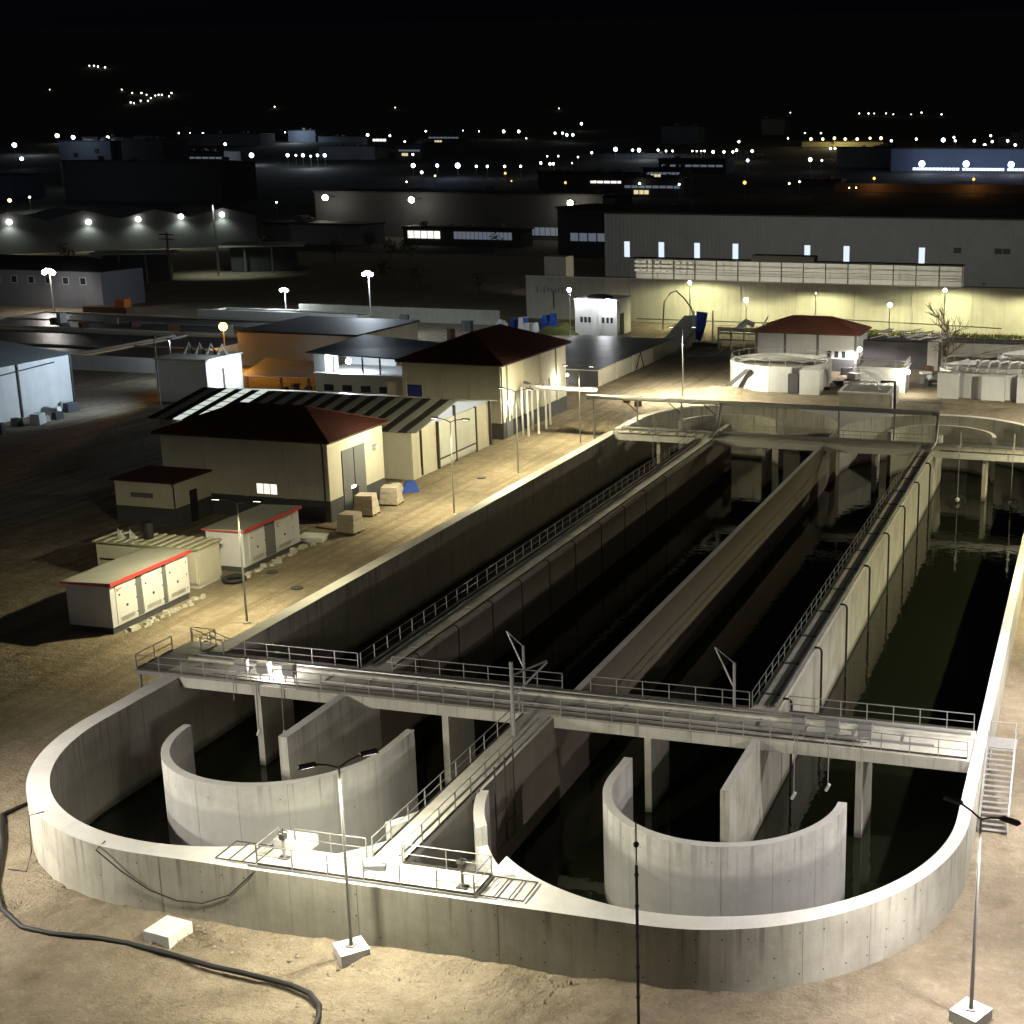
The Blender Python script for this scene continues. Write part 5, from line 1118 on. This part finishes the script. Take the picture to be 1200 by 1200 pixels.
for k, (x, y, h_) in enumerate(((-262, 452, 9), (-250, 470, 8), (-236, 458, 10), (-300, 470, 9), (-222, 500, 9), (-275, 500, 8), (-190, 372, 7), (-205, 380, 8), (-330, 400, 9), (-168, 366, 6))): tree(x, y, 0, h_, 'dark roundish tree in the unlit yards behind the boundary wall')
rb = random.Random(11)
for k in range(26):
    x = rb.uniform(-1250, -60); y = rb.uniform(720, 1600); w = rb.uniform(18, 60); h_ = rb.uniform(8, 16)
    if x < -y * .87: continue
    wins = ((x + 2, x + w - 2, terr(y) + h_ * .5, terr(y) + h_ * .5 + 1.6, 8, M_LD), (x + w * .2, x + w * .45, terr(y) + 2, terr(y) + 4.5, 3, M_LY if k % 3 else M_LW2)) if k % 2 else ()
    pbox('town_block', 'dim flat roofed %s block among the town lights' % ('windowed' if k % 2 else 'windowless'), 'building', x, y, terr(y) - 3, x + w, y + 25, terr(y) + h_, M_WARE3 if k % 3 else M_WARE2, wins)['group'] = 'dim blocks of the town'

def rank(objs, key=lambda o: o.location.x, words=('from the left',)):
    by = {}
    for o in objs: by.setdefault(o['label'], []).append(o)
    ORD = ['first', 'second', 'third', 'fourth', 'fifth', 'sixth', 'seventh', 'eighth', 'ninth', 'tenth', 'eleventh', 'twelfth', 'thirteenth', 'fourteenth', 'fifteenth', 'sixteenth'] + ['%dth' % k for k in range(17, 41)]
    for l, g_ in by.items():
        if len(g_) > 1:
            for k, o in enumerate(sorted(g_, key=key)): o['label'] = '%s, %s %s' % (l, ORD[k], words[0])
def centre(o):
    if o.type != 'MESH': return o.location
    v = o.data.vertices; return sum((q.co for q in v), Vector()) / len(v)
CITY = [(-1085,1259,42.5,2.79,'c'),(-906,1058,30.4,1.9,'c'),(-705,826,16.5,2.41,'c'),(-621,728,10.6,0.81,'w'),(-617,707,9.4,1.29,'y'),(-448,525,8.9,0.81,'o'),(-1190,1451,54.0,2.78,'w'),(-1138,1413,51.8,2.51,'w'),(-1095,1416,51.9,2.11,'w'),(-701,871,19.2,0.6,'w'),(-854,1188,38.2,2.39,'c'),(-1076,1519,58.0,1.01,'w'),(-1046,1498,56.8,2.0,'w'),(-1031,1501,56.9,2.2,'w'),(-817,1150,36.0,0.93,'w'),(-793,1153,36.1,0.92,'w'),(-763,1132,34.8,2.41,'c'),(-861,1289,44.4,1.88,'c'),(-757,1144,35.6,1.97,'c'),(-725,1123,34.3,2.53,'c'),(-971,1480,55.8,2.35,'c'),(-951,1546,59.6,0.91,'w'),(-691,1125,34.5,1.77,'c'),(-683,1125,34.5,1.18,'c'),(-678,1128,34.5,1.77,'c'),(-664,1117,33.9,1.17,'c'),(-664,1128,34.6,1.62,'c'),(-657,1128,34.6,1.77,'c'),(-452,721,10.1,0.67,'w'),(-812,1489,56.2,2.11,'w'),(-775,1471,55.1,1.51,'w'),(-781,1571,61.3,1.5,'w'),(-748,1510,57.6,1.54,'w'),(-695,1350,47.9,1.21,'w'),(-583,1146,35.8,1.25,'w'),(-516,1014,27.8,1.96,'w'),(-476,948,23.8,1.34,'w'),(-446,866,18.9,0.67,'w'),(-497,1016,27.9,1.56,'c'),(-451,918,22.0,0.88,'y'),(-481,1018,28.0,2.47,'c'),(-462,1010,27.6,1.28,'c'),(-454,1012,27.6,1.28,'c'),(-746,1597,62.7,0.81,'w'),(-715,1574,61.4,0.89,'w'),(-684,1574,61.4,2.18,'w'),(-440,1012,27.7,1.28,'w'),(-411,946,23.7,1.2,'o'),(-379,882,19.8,0.67,'o'),(-667,1578,61.5,2.17,'w'),(-594,1425,52.3,0.89,'w'),(-428,1014,27.8,1.28,'w'),(-606,1537,59.1,1.63,'w'),(-597,1537,59.1,1.62,'w'),(-577,1498,56.8,2.05,'c'),(-570,1498,56.8,2.05,'c'),(-670,1793,74.5,2.22,'w'),(-430,1236,41.1,2.29,'c'),(-410,1224,40.4,1.51,'c'),(-404,1224,40.4,2.11,'c'),(-434,1185,38.0,1.32,'w'),(-428,1054,30.1,1.32,'w'),(-416,1043,29.6,1.31,'w'),(-414,1045,29.6,1.18,'w'),(-455,1135,35.0,0.85,'w'),(-446,1137,35.1,0.92,'w'),(-424,1125,34.5,0.84,'w'),(-403,1056,30.2,0.66,'w'),(-343,938,23.2,1.4,'o'),(-338,873,19.3,1.09,'o'),(-321,882,19.9,0.82,'y'),(-288,873,19.3,0.97,'w'),(-261,870,19.1,0.85,'w'),(-280,938,23.2,1.15,'o'),(-387,1226,40.5,1.35,'w'),(-376,1214,39.8,1.11,'w'),(-370,1214,39.8,1.11,'w'),(-345,1101,33.0,1.62,'c'),(-353,1217,39.9,0.89,'w'),(-349,1217,39.9,0.89,'w'),(-345,1217,39.9,0.89,'w'),(-342,1217,39.9,0.89,'w'),(-331,1205,39.2,1.61,'w'),(-322,1207,39.3,1.46,'w'),(-314,1207,39.3,1.31,'w'),(-317,1231,40.8,1.49,'w'),(-300,1219,40.1,1.62,'w'),(-351,1372,49.2,1.49,'w'),(-302,1097,32.7,1.47,'c'),(-274,1099,32.8,1.59,'c'),(-223,887,20.2,1.4,'o'),(-194,886,20.0,0.96,'y'),(-190,898,20.9,0.76,'w'),(-317,1439,53.2,1.03,'w'),(-322,1546,59.8,0.92,'w'),(-305,1549,59.8,1.1,'w'),(-435,1877,79.5,0.9,'w'),(-518,2367,104.0,0.99,'w'),(-290,1422,52.3,2.03,'y'),(-278,1422,52.3,1.86,'y'),(-270,1442,53.4,1.97,'y'),(-256,1425,52.4,1.94,'y'),(-244,1425,52.4,1.94,'y'),(-234,1442,53.5,1.7,'y'),(-223,1442,53.5,2.12,'y'),(-227,1112,33.7,1.86,'c'),(-216,1103,33.2,1.05,'c'),(-240,1264,42.7,1.28,'w'),(-236,1264,42.8,1.2,'w'),(-231,1264,42.8,1.13,'w'),(-227,1264,42.8,1.2,'w'),(-215,1226,40.6,0.95,'w'),(-206,1397,50.7,1.48,'w'),(-186,1428,52.6,1.5,'w'),(-158,1413,51.7,2.47,'c'),(-153,1462,54.7,1.36,'w'),(-145,1399,50.9,1.3,'w'),(-127,1399,50.9,1.62,'w'),(-120,1501,56.9,1.39,'w'),(-109,1385,50.1,1.52,'w'),(-96,1402,51.0,1.62,'w'),(-111,1326,46.5,1.69,'w'),(-84,1328,46.7,1.53,'w'),(-95,1214,39.7,1.12,'w'),(-135,1073,31.3,2.9,'c'),(-103,1077,31.5,2.89,'c'),(-70,1071,31.2,2.85,'c'),(-148,933,22.8,1.22,'o'),(-84,933,22.9,1.2,'o'),(-151,858,18.4,0.51,'w'),(-147,859,18.5,0.51,'w'),(-2462,3143,240.1,1.69,'w'),(-2449,3143,240.0,1.9,'w'),(-2423,3124,236.7,2.09,'w'),(-2394,3112,233.8,2.08,'w'),(-2095,2771,165.9,1.3,'w'),(-2037,2727,156.7,1.64,'w'),(-2014,2727,156.6,1.64,'w'),(-1982,2700,151.9,1.26,'w'),(-1955,2610,133.2,1.75,'w'),(-1940,2600,131.1,1.39,'w'),(-1943,2626,137.0,1.4,'w'),(-1926,2626,137.0,1.4,'w'),(-1941,2657,143.3,1.42,'w'),(-1953,2689,149.7,1.43,'w'),(-1953,2700,151.8,1.62,'w'),(-1945,2700,151.8,1.44,'w'),(-1913,2679,147.4,1.42,'w'),(-1937,2722,156.0,1.63,'w'),(-2284,2777,167.1,0.94,'w'),(-1589,2553,122.0,1.33,'w'),(-1323,2538,119.3,0.97,'w'),(-986,2523,116.5,0.94,'w'),(-395,2320,101.2,1.09,'w'),(-380,2320,101.1,1.36,'w'),(-371,2320,101.1,0.95,'w'),(-352,2320,101.1,1.09,'w'),(-334,2278,98.7,0.93,'w'),(-300,2357,103.3,1.37,'w'),(-259,2278,98.6,1.32,'w'),(-306,2278,98.6,0.8,'w')]
NAMES = {'w': 'white', 'c': 'cool white', 'y': 'yellow', 'o': 'orange'}
SIZE = ('tiny', 'small', 'bright', 'glaring')
for x, y, z, r_, c_ in CITY:
    q = x / y
    reg = ('far left', 'left of centre', 'centre', 'right of centre', 'far right')[min(4, max(0, int((q + .82) / .77 * 5)))]
    band = 'on the hillside' if y > 2200 else ('on the skyline' if y > 1300 else ('in mid town' if y > 1000 else 'at the near town edge'))
    px = r_ / y * 1655
    lab = '%s %s town light %s, %s' % (SIZE[0 if px < 1.1 else 1 if px < 2.1 else 2 if px < 3.1 else 3], NAMES[c_], band, reg)
    zt = terr(y)
    b_ = MB(); b_.ball((x, y, z), r_ * (.8 if px > 2.5 else .72), 8, 6); nb_ = len(b_.f); b_.tube([(x, y, zt - 1), (x, y, z)], .12, 4)
    o = b_.build('town_light', [EM[c_], M_POLE]); o.data.polygons.foreach_set('material_index', [0] * nb_ + [1] * (len(o.data.polygons) - nb_))
    tag(o, lab, 'town light', lab.replace(SIZE[0 if px < 1.1 else 1 if px < 2.1 else 2 if px < 3.1 else 3] + ' ', '', 1) + ' group')
# a handful of the strongest town lamps really light their surroundings
for x, y, z, c_, e in ((-621, 728, 14, CW, 30000), (-1050, 1240, 45, CW, 60000), (-650, 1095, 36, CW, 90000), (-730, 1130, 38, CW, 60000), (-900, 1480, 60, CW, 120000), (-265, 1430, 58, (1, .85, .4), 160000), (-135, 1095, 34, (.6, .7, 1), 60000), (-103, 1095, 34, (.6, .7, 1), 60000), (-70, 1095, 34, (.6, .7, 1), 60000), (-148, 925, 22, (1, .45, .12), 9000), (-84, 925, 22, (1, .45, .12), 9000), (-715, 880, 48, CW, 30000), (-481, 1000, 32, (.4, .5, 1), 30000), (-400, 1235, 44, CW, 60000)):
    lamp('town_lamp_light', (x, y, z), e * .16, c_, None, 'POINT', r=2)
things = [o for o in C.objects if 'label' in o and 'category' in o and not o.parent]
rank([o for o in things if o['category'] == 'town light'], lambda o: centre(o).x / centre(o).y)
rank([o for o in things if o.name.startswith(('yard_crate', 'low_wall'))], lambda o: centre(o).x / centre(o).y)
rank([o for o in things if o.name.startswith('tree')], lambda o: o.location.x / o.location.y)
rank([o for o in things if o.name.startswith('town_block')], lambda o: o.location.x / o.location.y)
rank([o for o in things if o.name.startswith('aeration_pipe')], lambda o: centre(o).y, ('from the near bridge',))
rank([o for o in things if o.name.startswith(('rubble_block', 'debris_block'))], lambda o: centre(o).y, ('from the near end',))
rank([o for o in things if o.name.startswith(('crate', 'fill_lamp', 'street_lamp'))], lambda o: (centre(o).x, centre(o).y), ('from the left',))
for o in things: o['kind'] = 'thing'
